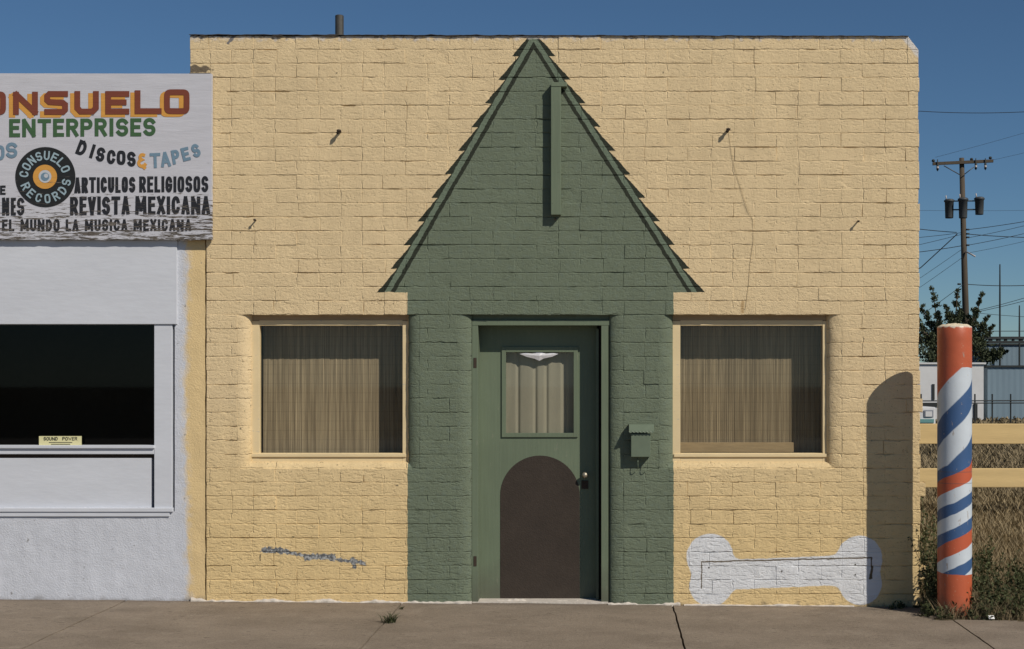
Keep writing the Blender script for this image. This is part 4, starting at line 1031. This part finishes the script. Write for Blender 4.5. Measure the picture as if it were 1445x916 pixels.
# ---------------------------------------------------------------- grass and weeds
MAT['dry'] = leaf_mat('dry_grass', (.11, .088, .05, 1), (.34, .265, .155, 1), 1.2); MAT['weed'] = leaf_mat('green_weeds', (.025, .032, .014, 1), (.085, .095, .04, 1), 3)
nr = np.random.RandomState(4)
def blades(name, mat, X, Y, H, wdt, lean, label=None, cat=None, kind='stuff', zf=None):
    n = len(X); ang = nr.uniform(0, 2 * np.pi, n); dx, dy = np.cos(ang), np.sin(ang); la = nr.uniform(0, 2 * np.pi, n); lx, ly = np.cos(la) * lean * H, np.sin(la) * lean * H
    Z = (np.array([GZ(x) for x in X]) - .02) if zf is None else zf
    v = np.zeros((n, 5, 3))
    v[:, 0] = np.stack([X - dx * wdt, Y - dy * wdt, Z], 1); v[:, 1] = np.stack([X + dx * wdt, Y + dy * wdt, Z], 1)
    v[:, 2] = np.stack([X + dx * wdt * .8 + lx * .35, Y + dy * wdt * .8 + ly * .35, Z + H * .55], 1); v[:, 3] = np.stack([X - dx * wdt * .8 + lx * .35, Y - dy * wdt * .8 + ly * .35, Z + H * .55], 1)
    v[:, 4] = np.stack([X + lx, Y + ly, Z + H], 1)
    me = bpy.data.meshes.new(name); b = np.arange(n)[:, None] * 5
    faces = [tuple(q) for q in (b + np.array([0, 1, 2, 3])).tolist()] + [tuple(q) for q in (b + np.array([3, 2, 4])).tolist()]
    me.from_pydata(v.reshape(-1, 3).tolist(), [], faces); me.update()
    return link(name, me, None, mat, label, cat, kind=kind)
n = 110000; Y = -.56 + 30 * nr.random(n) ** 1.7; X = 2.33 + (3.2 + .33 * (Y + .6)) * nr.random(n); k0 = Y > -.6
Hh = (.05 + .13 * nr.random(n)) * (1 + .02 * Y); wd = .0014 + .0008 * (Y + 1)
xmax = 2.36 + .0 * X
near = (Y < -.2) & (X < 2.9) & (nr.random(n) < .3)
blades('dry_grass', MAT['dry'], X[~near], Y[~near], Hh[~near], wd[~near], .6, 'dry brown grass covering the vacant lot beside the shop', 'grass')
n = 26000; Y = 5 + 50 * nr.random(n) ** 1.3; X = 1 + (1.5 + .36 * (Y + 11)) * nr.random(n); blades('far_grass', MAT['dry'], X, Y, .06 + .14 * nr.random(n), .006 + .0012 * Y, .5, 'sparse dry grass far back in the vacant lot', 'grass')
# green weeds at the corner and round the barber pole
wm = MB(); rnd = random.Random(21)
spots = [(2.42, -.12, .62, 14), (2.50, -.02, .5, 14), (2.40, -.3, .3, 16), (2.30, -.42, .10, 12), (2.47, -.50, .13, 12), (2.56, -.20, .42, 14), (2.75, -.2, .28, 12), (2.85, -.38, .20, 12), (3.0, -.3, .22, 12), (3.1, .1, .3, 14), (3.3, -.42, .16, 10), (2.95, .5, .35, 14), (3.4, .7, .3, 12), (2.6, .6, .6, 16), (2.5, 1.2, .7, 16), (3.2, 1.6, .35, 14), (2.36, -.52, .09, 10), (2.22, -.05, .05, 8), (2.15, -.03, .04, 8), (2.6, -.5, .12, 12), (2.72, -.5, .12, 10)] + [(2.62 + .09 * i, -.5 + .16 * (i * 7 % 5) / 5, .14 + .05 * (i * 3 % 4), 14) for i in range(14)] + [(2.6 + .16 * i, .15 + .5 * (i * 5 % 7) / 7, .30 + .05 * (i % 3), 14) for i in range(12)] + [(2.38, -.2, .5, 18), (2.45, -.35, .25, 16), (2.42, .25, .65, 18)]
for (x, y, h, n) in spots:
    for s_ in range(n):
        a = rnd.uniform(0, 6.28); ln = h * rnd.uniform(.5, 1.1); sp = rnd.uniform(.1, .45) * ln
        p0 = Vector((x + rnd.gauss(0, .05), y + rnd.gauss(0, .05), GZ(x) - .02)); p1 = p0 + Vector((math.cos(a) * sp, math.sin(a) * sp, ln))
        wm.tube([p0, (p0 + p1) / 2 + Vector((0, 0, ln * .08)), p1], .0018, 3, cap=False)
        for q in range(int(10 + 34 * ln)):
            u = rnd.uniform(.12, 1); c = p0 + (p1 - p0) * u; leaf_cloud(wm, rnd, c, (.028, .028, .02), 1, .016 + .012 * rnd.random(), .1)
wm.build('green_weeds', MAT['weed'], label='dark green weeds round the foot of the barber pole', cat='weeds', kind='stuff')
# tufts in the pavement joint
def tuft(px, py, label, n, h):
    d = F * CAMH / (py - HY); x, y = (px - CX) * d / F, d - DIST; m = MB(); r2 = random.Random(px)
    for i in range(n):
        a = r2.uniform(0, 6.28); l = h * r2.uniform(.5, 1.2); o_ = Vector((math.cos(a), math.sin(a), 0)); sd = o_.cross(Vector((0, 0, 1))) * .0022
        b0 = Vector((r2.gauss(0, h * .22), r2.gauss(0, h * .25), 0)); m1 = b0 + o_ * l * .35 + Vector((0, 0, l * .55)); e = b0 + o_ * l * .9 + Vector((0, 0, l * r2.uniform(.5, .95)))
        m.add([b0 - sd, b0 + sd, m1 + sd, m1 - sd, e], [(0, 1, 2, 3), (3, 2, 4)])
    m.build('grass_tuft', MAT['weed'], label=label, cat='grass tuft', loc=(x, y, GZ(x) - .008))
tuft(551, 881, 'small grass tuft growing in the pavement joint below the green wall', 90, .085)
tuft(566, 862, 'tiny weed sprig where the pavement joint meets the wall', 26, .04)
# litter
pc_ = MB(); d = F * CAMH / (871 - HY); x = (1399 - CX) * d / F
pc_.grid(3, 3, lambda u, v: (.04 * u - .02, .03 * v - .015, .012 + .012 * nz(u * 3, v * 3, 1, 1) + .02 * v)); pc_.build('paper_scrap', plain('white_paper', (.8, .8, .78, 1), .8, .05), label='tiny scrap of white paper in the grass right of the barber pole', cat='litter', loc=(x, d - DIST, GZ(x)))
# dark stones / droppings on the pavement
